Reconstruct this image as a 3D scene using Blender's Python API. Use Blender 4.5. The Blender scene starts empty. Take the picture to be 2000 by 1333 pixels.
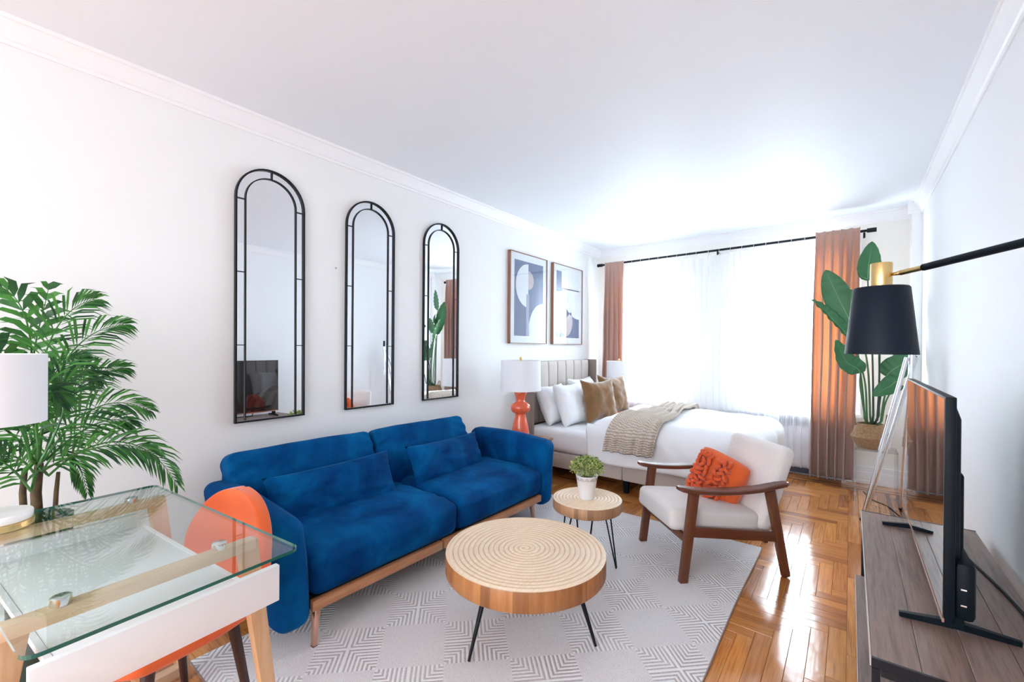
import bpy, bmesh, math, random
from mathutils import Vector, Matrix, noise
R = math.radians
PI = math.pi
random.seed(7)
S = bpy.context.scene
COL = S.collection

# ------------------------------------------------------------------ camera
cam = bpy.data.cameras.new('camera')
cam_o = bpy.data.objects.new('camera', cam)
COL.objects.link(cam_o)
yaw, pitch, roll = R(37.88), R(-.11), R(.432)
r_ = Vector((math.cos(yaw), math.sin(yaw), 0)); f_ = Vector((-math.sin(yaw), math.cos(yaw), 0)); u_ = Vector((0, 0, 1))
f2 = f_*math.cos(pitch)+u_*math.sin(pitch); u2 = -f_*math.sin(pitch)+u_*math.cos(pitch)
r3 = r_*math.cos(roll)+u2*math.sin(roll); u3 = -r_*math.sin(roll)+u2*math.cos(roll)
cam_o.matrix_world = Matrix(((r3.x, u3.x, -f2.x, 0), (r3.y, u3.y, -f2.y, 0), (r3.z, u3.z, -f2.z, 1.3), (0, 0, 0, 1)))
cam.sensor_width = 36; cam.lens = 850.1/2000*36; cam.shift_y = 14.2/2000
cam.clip_start = .02
S.camera = cam_o
# ------------------------------------------------------------------ world, lights, exposure
w = bpy.data.worlds.new('sky'); S.world = w; w.use_nodes = True
bg = w.node_tree.nodes['Background']; bg.inputs[0].default_value = (.86, .93, 1, 1); bg.inputs[1].default_value = 9.0
S.view_settings.view_transform = 'Standard'; S.view_settings.look = 'None'
S.view_settings.gamma = 1; S.view_settings.use_curve_mapping = False
S.view_settings.exposure = 0.30
S.cycles.use_denoising = True
S.cycles.max_bounces = 14; S.cycles.diffuse_bounces = 7; S.cycles.transparent_max_bounces = 16
S.cycles.sample_clamp_indirect = 8
def area(name, loc, rot, sx, sy, power, col=(1, 1, 1)):
    l = bpy.data.lights.new(name, 'AREA'); l.shape = 'RECTANGLE'; l.size = sx; l.size_y = sy; l.energy = power; l.color = col
    o = bpy.data.objects.new(name, l); COL.objects.link(o); o.location = loc; o.rotation_euler = rot
    return o
# daylight pouring through the two windows
area('window_daylight', (-2.04, 5.75, 1.45), (R(-90), 0, 0), .62, 1.5, 58, (.75, .90, 1))
area('window_daylight', (-.40, 5.75, 1.45), (R(-90), 0, 0), .8, 1.5, 66, (.75, .90, 1))
# added fill lights behind the camera, with no fitting seen there
area('added_fill_area', (-.9, -3.5, 2.58), (0, 0, 0), 2.2, 2.2, 104, (.75, .90, 1))
pl_ = bpy.data.lights.new('added_fill_point', 'POINT'); pl_.energy = 112; pl_.shadow_soft_size = .25; pl_.color = (.75, .90, 1)  # bare point lamp added as soft fill, no pendant hangs here
po_ = bpy.data.objects.new('added_fill_point', pl_); COL.objects.link(po_); po_.location = (-.7, -3.7, 1.4)

# ------------------------------------------------------------------ materials
def mat(name, col, rough=.5, metal=0, **k):
    m = bpy.data.materials.new(name); m.use_nodes = True
    b = m.node_tree.nodes['Principled BSDF']
    b.inputs['Base Color'].default_value = (*col, 1); b.inputs['Roughness'].default_value = rough; b.inputs['Metallic'].default_value = metal
    for a, v in k.items(): b.inputs[a].default_value = v
    return m
def N(m, t, **k):
    n = m.node_tree.nodes.new(t)
    for a, v in k.items():
        if a[0] == '_': n.inputs[int(a[1:])].default_value = v
        else: setattr(n, a, v)
    return n
def LK(m, a, b): m.node_tree.links.new(a, b)
def bsdf(m): return m.node_tree.nodes['Principled BSDF']
def bump(m, src, strength=.2, dist=.01):
    n = N(m, 'ShaderNodeBump'); n.inputs['Strength'].default_value = strength; n.inputs['Distance'].default_value = dist
    LK(m, src, n.inputs['Height']); LK(m, n.outputs[0], bsdf(m).inputs['Normal']); return n
def coords(m, scale=(1, 1, 1), rot=(0, 0, 0), out='Object'):
    t = N(m, 'ShaderNodeTexCoord'); mp = N(m, 'ShaderNodeMapping'); LK(m, t.outputs[out], mp.inputs[0])
    mp.inputs['Scale'].default_value = scale; mp.inputs['Rotation'].default_value = rot; return mp.outputs[0]
def noise_tex(m, vec, scale, detail=3, rough=.5):
    n = N(m, 'ShaderNodeTexNoise'); n.inputs['Scale'].default_value = scale; n.inputs['Detail'].default_value = detail; n.inputs['Roughness'].default_value = rough
    if vec is not None: LK(m, vec, n.inputs['Vector'])
    return n
def ramp(m, src, stops):
    r = N(m, 'ShaderNodeValToRGB'); e = r.color_ramp.elements
    while len(e) < len(stops): e.new(.5)
    for q, (p, c) in zip(e, stops): q.position = p; q.color = (*c, 1)
    LK(m, src, r.inputs[0]); return r
def fabric(name, c1, c2, rough=.9, scale=400, bs=.3, bd=.002, sheen=.3, big=6):
    m = mat(name, c1, rough); b = bsdf(m); b.inputs['Sheen Weight'].default_value = sheen
    v = coords(m); n = noise_tex(m, v, big, 4); r = ramp(m, n.outputs[0], [(.3, c1), (.7, c2)]); LK(m, r.outputs[0], b.inputs['Base Color'])
    n2 = noise_tex(m, v, scale, 2); bump(m, n2.outputs[0], bs, bd); return m
def wood(name, c1, c2, axis='x', scale=6, stretch=14, rough=.45, coat=0, ring=9):
    m = mat(name, c1, rough); b = bsdf(m)
    sc = {'x': (1, stretch, stretch), 'y': (stretch, 1, stretch), 'z': (stretch, stretch, 1)}[axis]
    v = coords(m, sc); n = noise_tex(m, v, scale, 6, .6); r = ramp(m, n.outputs[0], [(.3, c1), (.55, c2), (.75, c1)])
    LK(m, r.outputs[0], b.inputs['Base Color']); b.inputs['Coat Weight'].default_value = coat
    n2 = noise_tex(m, v, scale*6, 3); bump(m, n2.outputs[0], .12, .002); return m
def paint(name, col, rough=.6, bs=.05):
    m = mat(name, col, rough); v = coords(m); n = noise_tex(m, v, 60, 3); bump(m, n.outputs[0], bs, .003); return m

M = {}
M['wall_l'] = paint('warm_white_paint', (.86, .865, .86)); M['wall_r'] = paint('cool_white_paint', (.88, .885, .90)); M['wall_b'] = paint('cream_paint', (.88, .86, .81))
M['ceil'] = paint('ceiling_paint', (.87, .91, .965)); M['trim'] = paint('trim_paint', (.90, .905, .92), .4, .01)
M['white'] = paint('white_lacquer', (.82, .81, .82), .3, .01)
M['black'] = mat('black_steel', (.012, .013, .018), .4, .6)
M['blackp'] = mat('black_plastic', (.004, .008, .013), .45, 0, **{'Specular IOR Level': .15})
M['brass'] = mat('brushed_brass', (.75, .55, .24), .28, 1)
M['chrome'] = mat('chrome', (.85, .86, .88), .12, 1)
M['alu'] = mat('satin_aluminium', (.78, .80, .84), .25, .9)
M['copper'] = mat('copper_metal', (.72, .42, .31), .25, .9)
M['mirror'] = mat('mirror_glass', (.93, .95, .97), .0, 1)
M['screen'] = mat('dark_screen', (.012, .012, .014), .04, 0, **{'Coat Weight': 1.0, 'Coat Roughness': .02, 'IOR': 1.8})
M['orange_f'] = fabric('orange_fabric', (.80, .135, .025), (.72, .11, .018), scale=500, bs=.5)
M['orange_y'] = fabric('orange_yarn', (.74, .10, .016), (.60, .065, .008), scale=120, bs=.8, bd=.004)
M['coral'] = mat('coral_ceramic', (.80, .13, .055), .18, 0, **{'Coat Weight': .5})
M['linen'] = fabric('cream_linen', (.74, .69, .66), (.70, .65, .62), scale=500, bs=.5)
M['boucle'] = fabric('cream_boucle', (.80, .74, .71), (.76, .70, .67), scale=160, bs=.8, bd=.004)
M['bedding'] = fabric('white_cotton', (.86, .86, .875), (.84, .84, .86), scale=900, bs=.1, sheen=.1)
M['headb'] = fabric('beige_upholstery', (.60, .54, .50), (.56, .50, .46), scale=500, bs=.3)
M['headd'] = fabric('taupe_upholstery', (.27, .21, .18), (.24, .19, .165), scale=500, bs=.3)
M['brownv'] = fabric('caramel_velvet', (.17, .08, .024), (.24, .115, .036), scale=300, bs=.2, sheen=.6, big=9)
M['shade_w'] = mat('white_shade_fabric', (.86, .87, .9), .9)
M['lampglass'] = mat('lamp_shade_black', (.006, .012, .022), .5, 0, **{'Specular IOR Level': .2})
M['walnut'] = wood('walnut_wood', (.17, .055, .022), (.12, .034, .013), 'z', 5, 8, .4, .1)
M['walnut_x'] = wood('walnut_wood_arm', (.15, .045, .02), (.10, .028, .012), 'y', 5, 8, .35, .2)
M['darkleg'] = wood('dark_stained_wood', (.05, .022, .018), (.03, .013, .01), 'z', 5, 8, .4)
M['oak'] = wood('pale_oak_wood', (.68, .44, .26), (.58, .34, .18), 'z', 4, 10, .5)
M['oak_y'] = wood('pale_oak_rail', (.78, .58, .40), (.70, .48, .30), 'y', 4, 10, .5)
M['rail'] = wood('copper_toned_wood', (.52, .24, .11), (.40, .17, .075), 'y', 4, 10, .35, .2)
M['nstand'] = wood('brown_wood_top', (.42, .24, .15), (.33, .18, .11), 'x', 4, 8, .4)
M['frame_w'] = wood('brown_picture_frame', (.36, .18, .11), (.27, .13, .08), 'z', 4, 8, .4)
M['console'] = wood('grey_brown_walnut', (.11, .064, .05), (.245, .155, .125), 'y', 3.5, 18, .42)
M['bark'] = wood('palm_bark', (.12, .09, .04), (.07, .045, .02), 'x', 6, 3, .8)
M['potd'] = mat('dark_green_pot', (.02, .05, .04), .3)
M['basket'] = fabric('woven_seagrass', (.40, .24, .12), (.24, .13, .06), scale=90, bs=1, bd=.006, big=60)
M['marble'] = mat('white_marble', (.85, .84, .83), .15)
M['stem'] = mat('green_stem', (.06, .17, .06), .5)
M['stemd'] = mat('dark_green_stem', (.03, .06, .04), .5)
def leafmat(name, c1, c2, scale=20, rough=.38):
    m = mat(name, c1, rough); b = bsdf(m); v = coords(m); n = noise_tex(m, v, scale, 2)
    oi = N(m, 'ShaderNodeObjectInfo'); geo = N(m, 'ShaderNodeNewGeometry')
    a = N(m, 'ShaderNodeMath', operation='ADD'); LK(m, n.outputs[0], a.inputs[0]); LK(m, geo.outputs['Random Per Island'], a.inputs[1])
    h = N(m, 'ShaderNodeMath', operation='MULTIPLY', _1=.5); LK(m, a.outputs[0], h.inputs[0])
    r = ramp(m, h.outputs[0], [(.25, c1), (.75, c2)]); LK(m, r.outputs[0], b.inputs['Base Color'])
    tr = N(m, 'ShaderNodeBsdfTranslucent'); LK(m, r.outputs[0], tr.inputs[0]); mx = N(m, 'ShaderNodeMixShader', _0=.22)
    out = m.node_tree.nodes['Material Output']; LK(m, b.outputs[0], mx.inputs[1]); LK(m, tr.outputs[0], mx.inputs[2]); LK(m, mx.outputs[0], out.inputs[0])
    return m
M['palm'] = leafmat('palm_leaf', (.008, .065, .018), (.075, .30, .045))
M['bird'] = leafmat('broad_leaf', (.03, .15, .06), (.075, .26, .10), 6)
M['bush'] = leafmat('bush_leaf', (.03, .13, .02), (.62, .66, .22), 60)
# velvet
m = M['velvet'] = mat('blue_velvet', (.004, .05, .17), .75); b = bsdf(m)
v = coords(m); n = noise_tex(m, v, 3.2, 4, .55); n.inputs['Distortion'].default_value = .6
r = ramp(m, n.outputs[0], [(.30, (.0, .022, .11)), (.52, (.0, .062, .21)), (.75, (.0, .125, .33))]); LK(m, r.outputs[0], b.inputs['Base Color'])
b.inputs['Sheen Weight'].default_value = .10; b.inputs['Sheen Roughness'].default_value = .35; b.inputs['Sheen Tint'].default_value = (.1, .5, 1, 1)
b.inputs['Specular IOR Level'].default_value = .06
n2 = noise_tex(m, coords(m, (1, 1, 3)), 14, 3); bump(m, n2.outputs[0], .25, .02)
# parquet
m = M['parquet'] = mat('oak_parquet', (.5, .2, .06), .16); b = bsdf(m)
oi = N(m, 'ShaderNodeObjectInfo'); geo = N(m, 'ShaderNodeNewGeometry'); add = N(m, 'ShaderNodeMath', operation='ADD'); fr = N(m, 'ShaderNodeMath', operation='FRACT')
LK(m, oi.outputs['Random'], add.inputs[0]); LK(m, geo.outputs['Random Per Island'], add.inputs[1]); LK(m, add.outputs[0], fr.inputs[0])
tx = N(m, 'ShaderNodeUVMap'); mp = N(m, 'ShaderNodeMapping'); LK(m, tx.outputs[0], mp.inputs[0]); mp.inputs['Scale'].default_value = (1.2, 22, 1)
cx = N(m, 'ShaderNodeCombineXYZ'); ml = N(m, 'ShaderNodeMath', operation='MULTIPLY', _1=37.0); LK(m, fr.outputs[0], ml.inputs[0]); LK(m, ml.outputs[0], cx.inputs[0]); LK(m, ml.outputs[0], cx.inputs[1]); LK(m, cx.outputs[0], mp.inputs['Location'])
n = noise_tex(m, mp.outputs[0], 4, 7, .62)
r1 = ramp(m, n.outputs[0], [(.25, (.40, .13, .03)), (.5, (.66, .27, .075)), (.75, (.76, .36, .12))])
r2 = ramp(m, fr.outputs[0], [(0, (.60, .50, .45)), (.5, (.88, .84, .8)), (1, (1.12, 1.12, 1.0))])
mx = N(m, 'ShaderNodeMix', data_type='RGBA', blend_type='MULTIPLY'); mx.inputs[0].default_value = 1; LK(m, r1.outputs[0], mx.inputs[6]); LK(m, r2.outputs[0], mx.inputs[7]); LK(m, mx.outputs[2], b.inputs['Base Color'])
b.inputs['Coat Weight'].default_value = .7; b.inputs['Coat Roughness'].default_value = .13
wv = noise_tex(m, coords(m, (1, 1, 1), out='Object'), 9, 2); gr = N(m, 'ShaderNodeMath', operation='MULTIPLY_ADD', _1=.12); LK(m, n.outputs[0], gr.inputs[0]); LK(m, wv.outputs[0], gr.inputs[2])
bump(m, gr.outputs[0], .22, .006); LK(m, m.node_tree.nodes[-1].outputs[0], b.inputs['Coat Normal']) if m.node_tree.nodes[-1].type == 'BUMP' else None
M['subfloor'] = mat('dark_joint', (.09, .03, .012), .6)
M['inlay'] = wood('dark_inlay', (.10, .03, .018), (.07, .02, .012), 'y', 5, 12, .2, .5)
# rug
m = M['rug'] = mat('rug_pile', (.6, .56, .54), .95); b = bsdf(m); b.inputs['Sheen Weight'].default_value = .25
def mth(op, a, b_=None, c=None):
    n = N(m, 'ShaderNodeMath', operation=op)
    for i, q in enumerate((a, b_, c)):
        if q is None: continue
        if isinstance(q, (int, float)): n.inputs[i].default_value = q
        else: LK(m, q, n.inputs[i])
    return n.outputs[0]
v = coords(m, (1, 1, 1), (0, 0, R(45))); nz = noise_tex(m, v, 5, 2)
sp = N(m, 'ShaderNodeSeparateXYZ'); LK(m, v, sp.inputs[0])
X_, Y_ = sp.outputs[0], sp.outputs[1]
def cell(scale, ox, oy):
    u = mth('MULTIPLY_ADD', X_, scale, ox); w_ = mth('MULTIPLY_ADD', Y_, scale, oy)
    return u, w_
u, w_ = cell(3.7, .23, .835)
fu = mth('ABSOLUTE', mth('SUBTRACT', mth('FRACT', u), .5)); fw = mth('ABSOLUTE', mth('SUBTRACT', mth('FRACT', w_), .5))
dia = mth('MINIMUM', fu, fw)                         # nested corners
diag = mth('ADD', fu, fw)
par = mth('FRACT', mth('MULTIPLY', mth('ADD', mth('FLOOR', u), mth('FLOOR', w_)), .5))   # 0 / .5 checker
pick = mth('LESS_THAN', mth('ABSOLUTE', mth('SUBTRACT', mth('FRACT', mth('ADD', par, .25)), .25)), .2)
hi = mth('SINE', mth('MULTIPLY', mth('ADD', dia, mth('MULTIPLY', nz.outputs[0], .02)), 94.0))
lo = mth('MULTIPLY', mth('SINE', mth('MULTIPLY', mth('ADD', X_, Y_), 620.0)), .22)
st = mth('ADD', mth('MULTIPLY', hi, pick), mth('MULTIPLY', lo, mth('SUBTRACT', 1.0, pick)))
fine = noise_tex(m, v, 260, 2); wear = noise_tex(m, v, 3.2, 3)
amp = mth('MULTIPLY', st, mth('MULTIPLY_ADD', wear.outputs[0], 1.1, .1))
val = mth('MULTIPLY_ADD', amp, .42, .50)
val = mth('ADD', val, mth('MULTIPLY', mth('SUBTRACT', fine.outputs[0], .5), .5))
r = ramp(m, val, [(.12, (.36, .32, .315)), (.42, (.70, .665, .665)), (.75, (.90, .88, .885))]); LK(m, r.outputs[0], b.inputs['Base Color'])
bump(m, val, .5, .006)
M['rugb'] = mat('rug_binding', (.38, .28, .24), .9)
# log tables
def rings(name):
    m = mat(name, (.7, .5, .3), .5); b = bsdf(m)
    v = coords(m); n1 = noise_tex(m, v, 4, 2); vl = N(m, 'ShaderNodeVectorMath', operation='LENGTH'); LK(m, v, vl.inputs[0])
    n = noise_tex(m, coords(m, (30, 2, 2)), 5, 4); r = ramp(m, n.outputs[0], [(.3, (.86, .70, .52)), (.7, (.78, .58, .40))])
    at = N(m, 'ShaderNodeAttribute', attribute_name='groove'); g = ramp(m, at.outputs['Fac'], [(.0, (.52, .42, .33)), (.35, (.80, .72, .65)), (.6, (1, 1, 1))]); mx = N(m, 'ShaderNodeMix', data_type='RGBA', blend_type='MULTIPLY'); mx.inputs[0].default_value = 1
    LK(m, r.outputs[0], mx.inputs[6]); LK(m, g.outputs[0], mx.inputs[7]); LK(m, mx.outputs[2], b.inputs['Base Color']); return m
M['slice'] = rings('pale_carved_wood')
def staves(name, c1, c2):
    m = mat(name, c1, .5); b = bsdf(m); tc = N(m, 'ShaderNodeUVMap'); mp = N(m, 'ShaderNodeMapping'); LK(m, tc.outputs[0], mp.inputs[0]); mp.inputs['Scale'].default_value = (34, 1.2, 1)
    n = noise_tex(m, mp.outputs[0], 1.6, 5, .6); bk = N(m, 'ShaderNodeTexVoronoi', feature='F1'); bk.inputs['Scale'].default_value = 26; 
    mp2 = N(m, 'ShaderNodeMapping'); LK(m, tc.outputs[0], mp2.inputs[0]); mp2.inputs['Scale'].default_value = (1, 0, 0); LK(m, mp2.outputs[0], bk.inputs['Vector'])
    a = N(m, 'ShaderNodeMix', data_type='RGBA', blend_type='MULTIPLY'); a.inputs[0].default_value = .8
    r = ramp(m, n.outputs[0], [(.3, c1), (.7, c2)]); LK(m, r.outputs[0], a.inputs[6]); sv = N(m, 'ShaderNodeSeparateColor'); LK(m, bk.outputs['Color'], sv.inputs[0]); gy = ramp(m, sv.outputs[0], [(0, (.45, .40, .36)), (1, (1, 1, 1))]); LK(m, gy.outputs[0], a.inputs[7])
    LK(m, a.outputs[2], b.inputs['Base Color']); return m
M['staves'] = staves('orange_brown_log_side', (.36, .13, .04), (.60, .26, .085))
M['staves2'] = staves('brown_log_side', (.40, .21, .11), (.52, .30, .16))
# throw
m = M['knit'] = mat('beige_knit', (.52, .42, .34), .95); b = bsdf(m); b.inputs['Sheen Weight'].default_value = .3
tc = N(m, 'ShaderNodeUVMap'); wv = N(m, 'ShaderNodeTexWave'); wv.inputs['Scale'].default_value = 28; wv.inputs['Distortion'].default_value = 3; wv.bands_direction = 'Y'; LK(m, tc.outputs[0], wv.inputs['Vector'])
r = ramp(m, wv.outputs[0], [(.1, (.46, .37, .30)), (.6, (.72, .62, .53))]); LK(m, r.outputs[0], b.inputs['Base Color']); bump(m, wv.outputs[0], .8, .008)
# drape: velvet that lets light through
m = M['drape'] = mat('mauve_drape', (.56, .42, .38), .85); b = bsdf(m); b.inputs['Sheen Weight'].default_value = .4
tr = N(m, 'ShaderNodeBsdfTranslucent'); tr.inputs[0].default_value = (.86, .50, .29, 1); mx = N(m, 'ShaderNodeMixShader', _0=.28); out = m.node_tree.nodes['Material Output']
LK(m, b.outputs[0], mx.inputs[1]); LK(m, tr.outputs[0], mx.inputs[2]); LK(m, mx.outputs[0], out.inputs[0])
# sheer
m = M['sheer'] = mat('white_sheer', (.9, .9, .92), .9); b = bsdf(m)
tr = N(m, 'ShaderNodeBsdfTranslucent'); tr.inputs[0].default_value = (.93, .94, .97, 1); tp = N(m, 'ShaderNodeBsdfTransparent'); mx = N(m, 'ShaderNodeMixShader', _0=.5); mx2 = N(m, 'ShaderNodeMixShader', _0=.42); out = m.node_tree.nodes['Material Output']
LK(m, b.outputs[0], mx.inputs[1]); LK(m, tr.outputs[0], mx.inputs[2]); LK(m, mx.outputs[0], mx2.inputs[1]); LK(m, tp.outputs[0], mx2.inputs[2]); LK(m, mx2.outputs[0], out.inputs[0])
def clearmat(name, tint, rough=0.0, gl=.08):
    m = bpy.data.materials.new(name); m.use_nodes = True; nt = m.node_tree; nt.nodes.remove(nt.nodes['Principled BSDF'])
    g = N(m, 'ShaderNodeBsdfGlossy'); g.inputs['Roughness'].default_value = rough; t = N(m, 'ShaderNodeBsdfTransparent'); t.inputs[0].default_value = (*tint, 1)
    lw = N(m, 'ShaderNodeLayerWeight'); lw.inputs[0].default_value = .5; pw = N(m, 'ShaderNodeMath', operation='POWER', _1=4.6); LK(m, lw.outputs['Facing'], pw.inputs[0]); f = N(m, 'ShaderNodeMath', operation='MULTIPLY_ADD', _1=.9, _2=.035); LK(m, pw.outputs[0], f.inputs[0]); mx = N(m, 'ShaderNodeMixShader'); LK(m, f.outputs[0], mx.inputs[0]); LK(m, t.outputs[0], mx.inputs[1]); LK(m, g.outputs[0], mx.inputs[2]); LK(m, mx.outputs[0], nt.nodes['Material Output'].inputs[0]); return m
M['pane'] = clearmat('window_pane_glass', (.97, .98, .98)); M['glass'] = clearmat('desk_glass', (.93, .97, .96)); M['acrylic'] = clearmat('clear_acrylic', (.95, .95, .95))
M['glassedge'] = mat('green_glass_edge', (.01, .12, .10), .08, 0, **{'Coat Weight': .6})
M['artblue'] = mat('print_blue', (.16, .20, .33), .6); M['artwhite'] = mat('print_white', (.78, .80, .84), .6); M['artpink'] = mat('print_blush', (.60, .52, .55), .6)
M['mat'] = mat('picture_mat', (.82, .83, .86), .6); M['artlilac'] = mat('print_lilac', (.42, .40, .52), .6)

# ------------------------------------------------------------------ mesh helpers
class MB:
    def __init__(s): s.v = []; s.f = []; s.uv = None
    def add(s, vs, fs):
        o = len(s.v); s.v += [tuple(q) for q in vs]; s.f += [tuple(i+o for i in f) for f in fs]; return s
    def box(s, c, d, mt=None):
        x, y, z = (q/2 for q in d); vs = [Vector((c[0]+a*x, c[1]+b_*y, c[2]+e*z)) for a in (-1, 1) for b_ in (-1, 1) for e in (-1, 1)]
        if mt: vs = [mt @ q for q in vs]
        return s.add(vs, [(0, 1, 3, 2), (4, 6, 7, 5), (0, 4, 5, 1), (2, 3, 7, 6), (0, 2, 6, 4), (1, 5, 7, 3)])
    def b2(s, a, b_): return s.box([(p+q)/2 for p, q in zip(a, b_)], [abs(q-p) for p, q in zip(a, b_)])
    def bar(s, p0, p1, w0, h0, w1=None, h1=None, side=(0, 0, 1)):
        p0, p1 = Vector(p0), Vector(p1); w1 = w0 if w1 is None else w1; h1 = h0 if h1 is None else h1
        d = (p1-p0).normalized(); a = Vector(side).cross(d)
        if a.length < 1e-4: a = Vector((1, 0, 0)).cross(d)
        a.normalize(); c = d.cross(a)
        vs = [p+a*i*wd/2+c*j*hh/2 for p, wd, hh in ((p0, w0, h0), (p1, w1, h1)) for i, j in ((-1, -1), (1, -1), (1, 1), (-1, 1))]
        return s.add(vs, [(0, 3, 2, 1), (4, 5, 6, 7), (0, 1, 5, 4), (1, 2, 6, 5), (2, 3, 7, 6), (3, 0, 4, 7)])
    def tube(s, pts, r, n=10, caps=True, closed=False):
        pts = [Vector(p) for p in pts]; k = len(pts); rs = r if isinstance(r, (list, tuple)) else [r]*k
        vs = []; pa = None
        for i, p in enumerate(pts):
            if closed: d = pts[(i+1) % k]-pts[i-1]
            else: d = pts[min(i+1, k-1)]-pts[max(i-1, 0)]
            d.normalize()
            if pa is None:
                a = d.orthogonal().normalized()
            else:
                a = (pa-d*pa.dot(d)); a = a.normalized() if a.length > 1e-6 else d.orthogonal().normalized()
            pa = a; c = d.cross(a)
            vs += [p+(a*math.cos(2*PI*j/n)+c*math.sin(2*PI*j/n))*rs[i] for j in range(n)]
        fs = []
        for i in range(k if closed else k-1):
            for j in range(n):
                i2 = (i+1) % k; fs.append((i*n+j, i*n+(j+1) % n, i2*n+(j+1) % n, i2*n+j))
        if caps and not closed: fs += [tuple(range(n-1, -1, -1)), tuple((k-1)*n+j for j in range(n))]
        return s.add(vs, fs)
    def lathe(s, prof, n=32, c=(0, 0, 0), caps=True):
        vs = [(c[0]+r*math.cos(2*PI*j/n), c[1]+r*math.sin(2*PI*j/n), c[2]+z) for r, z in prof for j in range(n)]
        fs = [(i*n+j, i*n+(j+1) % n, (i+1)*n+(j+1) % n, (i+1)*n+j) for i in range(len(prof)-1) for j in range(n)]
        if caps: fs += [tuple(range(n-1, -1, -1)), tuple((len(prof)-1)*n+j for j in range(n))]
        return s.add(vs, fs)
    def grid(s, fn, nu, nv, closeu=False):
        vs = [fn(i/nu, j/nv) for i in range(nu+1) for j in range(nv+1)]
        fs = [(i*(nv+1)+j, (i+1)*(nv+1)+j, (i+1)*(nv+1)+j+1, i*(nv+1)+j+1) for i in range(nu) for j in range(nv)]
        return s.add(vs, fs)
    def build(s, name, m, parent=None, smooth=False, bevel=0, seg=2, solid=0, sub=0, gridsize=None, angle=None):
        me = bpy.data.meshes.new(name); me.from_pydata(s.v, [], s.f); me.validate()
        if gridsize:
            nu, nv = gridsize; uv = me.uv_layers.new(name='UVMap')
            for l in me.loops:
                i, j = divmod(l.vertex_index, nv+1); uv.data[l.index].uv = (i/nu, j/nv)
        ms = m if isinstance(m, (list, tuple)) else [m]
        for q in ms: me.materials.append(q)
        bm = bmesh.new(); bm.from_mesh(me); bmesh.ops.recalc_face_normals(bm, faces=bm.faces)
        if bevel:
            bmesh.ops.bevel(bm, geom=[e for e in bm.edges if len(e.link_faces) == 2 and e.calc_face_angle(0) > R(25)], offset=bevel, segments=seg, affect='EDGES', profile=.5, clamp_overlap=True)
        bm.to_mesh(me); bm.free()
        if smooth or bevel: 
            for p in me.polygons: p.use_smooth = True
        o = bpy.data.objects.new(name, me); COL.objects.link(o)
        if angle or bevel: 
            try: me.set_sharp_from_angle(angle=R(angle or 35))
            except Exception: pass
        if solid: q = o.modifiers.new('solid', 'SOLIDIFY'); q.thickness = solid; q.offset = 0
        if sub: q = o.modifiers.new('sub', 'SUBSURF'); q.levels = sub; q.render_levels = sub
        if parent: o.parent = parent
        return o
def tag(o, label=None, cat=None, group=None, kind=None):
    if label: o['label'] = label
    if cat: o['category'] = cat
    if group: o['group'] = group
    if kind: o['kind'] = kind
    return o
def thing(name, loc, rz, label, cat, group=None):
    o = bpy.data.objects.new(name, None); COL.objects.link(o); o.location = loc; o.rotation_euler = (0, 0, rz); o.empty_display_size = .1
    return tag(o, label, cat, group)
def struct(o): o['kind'] = 'structure'; return o
def bez(p, n):
    p = [Vector(q) for q in p]; out = []
    for i in range(n+1):
        t = i/n; a = (1-t); out.append(p[0]*a**3+p[1]*3*a*a*t+p[2]*3*a*t*t+p[3]*t**3)
    return out
def cat_rom(p, n):
    p = [Vector(q) for q in p]; p = [p[0]*2-p[1]]+p+[p[-1]*2-p[-2]]; out = []
    for i in range(1, len(p)-2):
        for k in range(n):
            t = k/n; a, b_, c, d = p[i-1:i+3]
            out.append(.5*((2*b_)+(c-a)*t+(2*a-5*b_+4*c-d)*t*t+(3*b_-a-3*c+d)*t**3))
    return out+[p[-2]]
def nz(x, y, z, s=1): return noise.noise(Vector((x*s, y*s, z*s)))

# ------------------------------------------------------------------ room shell
XL, XR, YB, YF, H = -2.75, .50, 5.48, -5.0, 2.63
struct(MB().b2((XL-.15, YF-.15, -.12), (XL, YB+.2, H+.1)).build('wall_left', M['wall_l']))
struct(MB().b2((XR, YF-.15, -.12), (XR+.15, YB+.2, H+.1)).build('wall_right', M['wall_r']))
struct(MB().b2((XL, YF-.15, -.12), (XR, YF, H+.1)).build('wall_rear', M['wall_r']))
struct(MB().b2((XL-.15, YF-.15, H), (XR+.15, YB+.2, H+.12)).build('ceiling', M['ceil']))
WIN = [(-2.36, -1.72), (-.83, .01)]; WZ0, WZ1 = .665, 2.25
wb = MB(); xs = [XL, WIN[0][0], WIN[0][1], WIN[1][0], WIN[1][1], XR]
for i in range(0, 6, 2): wb.b2((xs[i], YB, -.12), (xs[i+1], YB+.22, H+.1))
for a, b_ in WIN: wb.b2((a, YB, -.12), (b_, YB+.22, WZ0)); wb.b2((a, YB, WZ1), (b_, YB+.22, H+.1))
struct(wb.build('wall_window', M['wall_b']))
struct(MB().b2((.43, 5.30, 0), (.50, YB, H-.001)).build('trim_1', M['trim'])); bpy.data.objects['trim_1'].name = 'trim_5'
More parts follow.
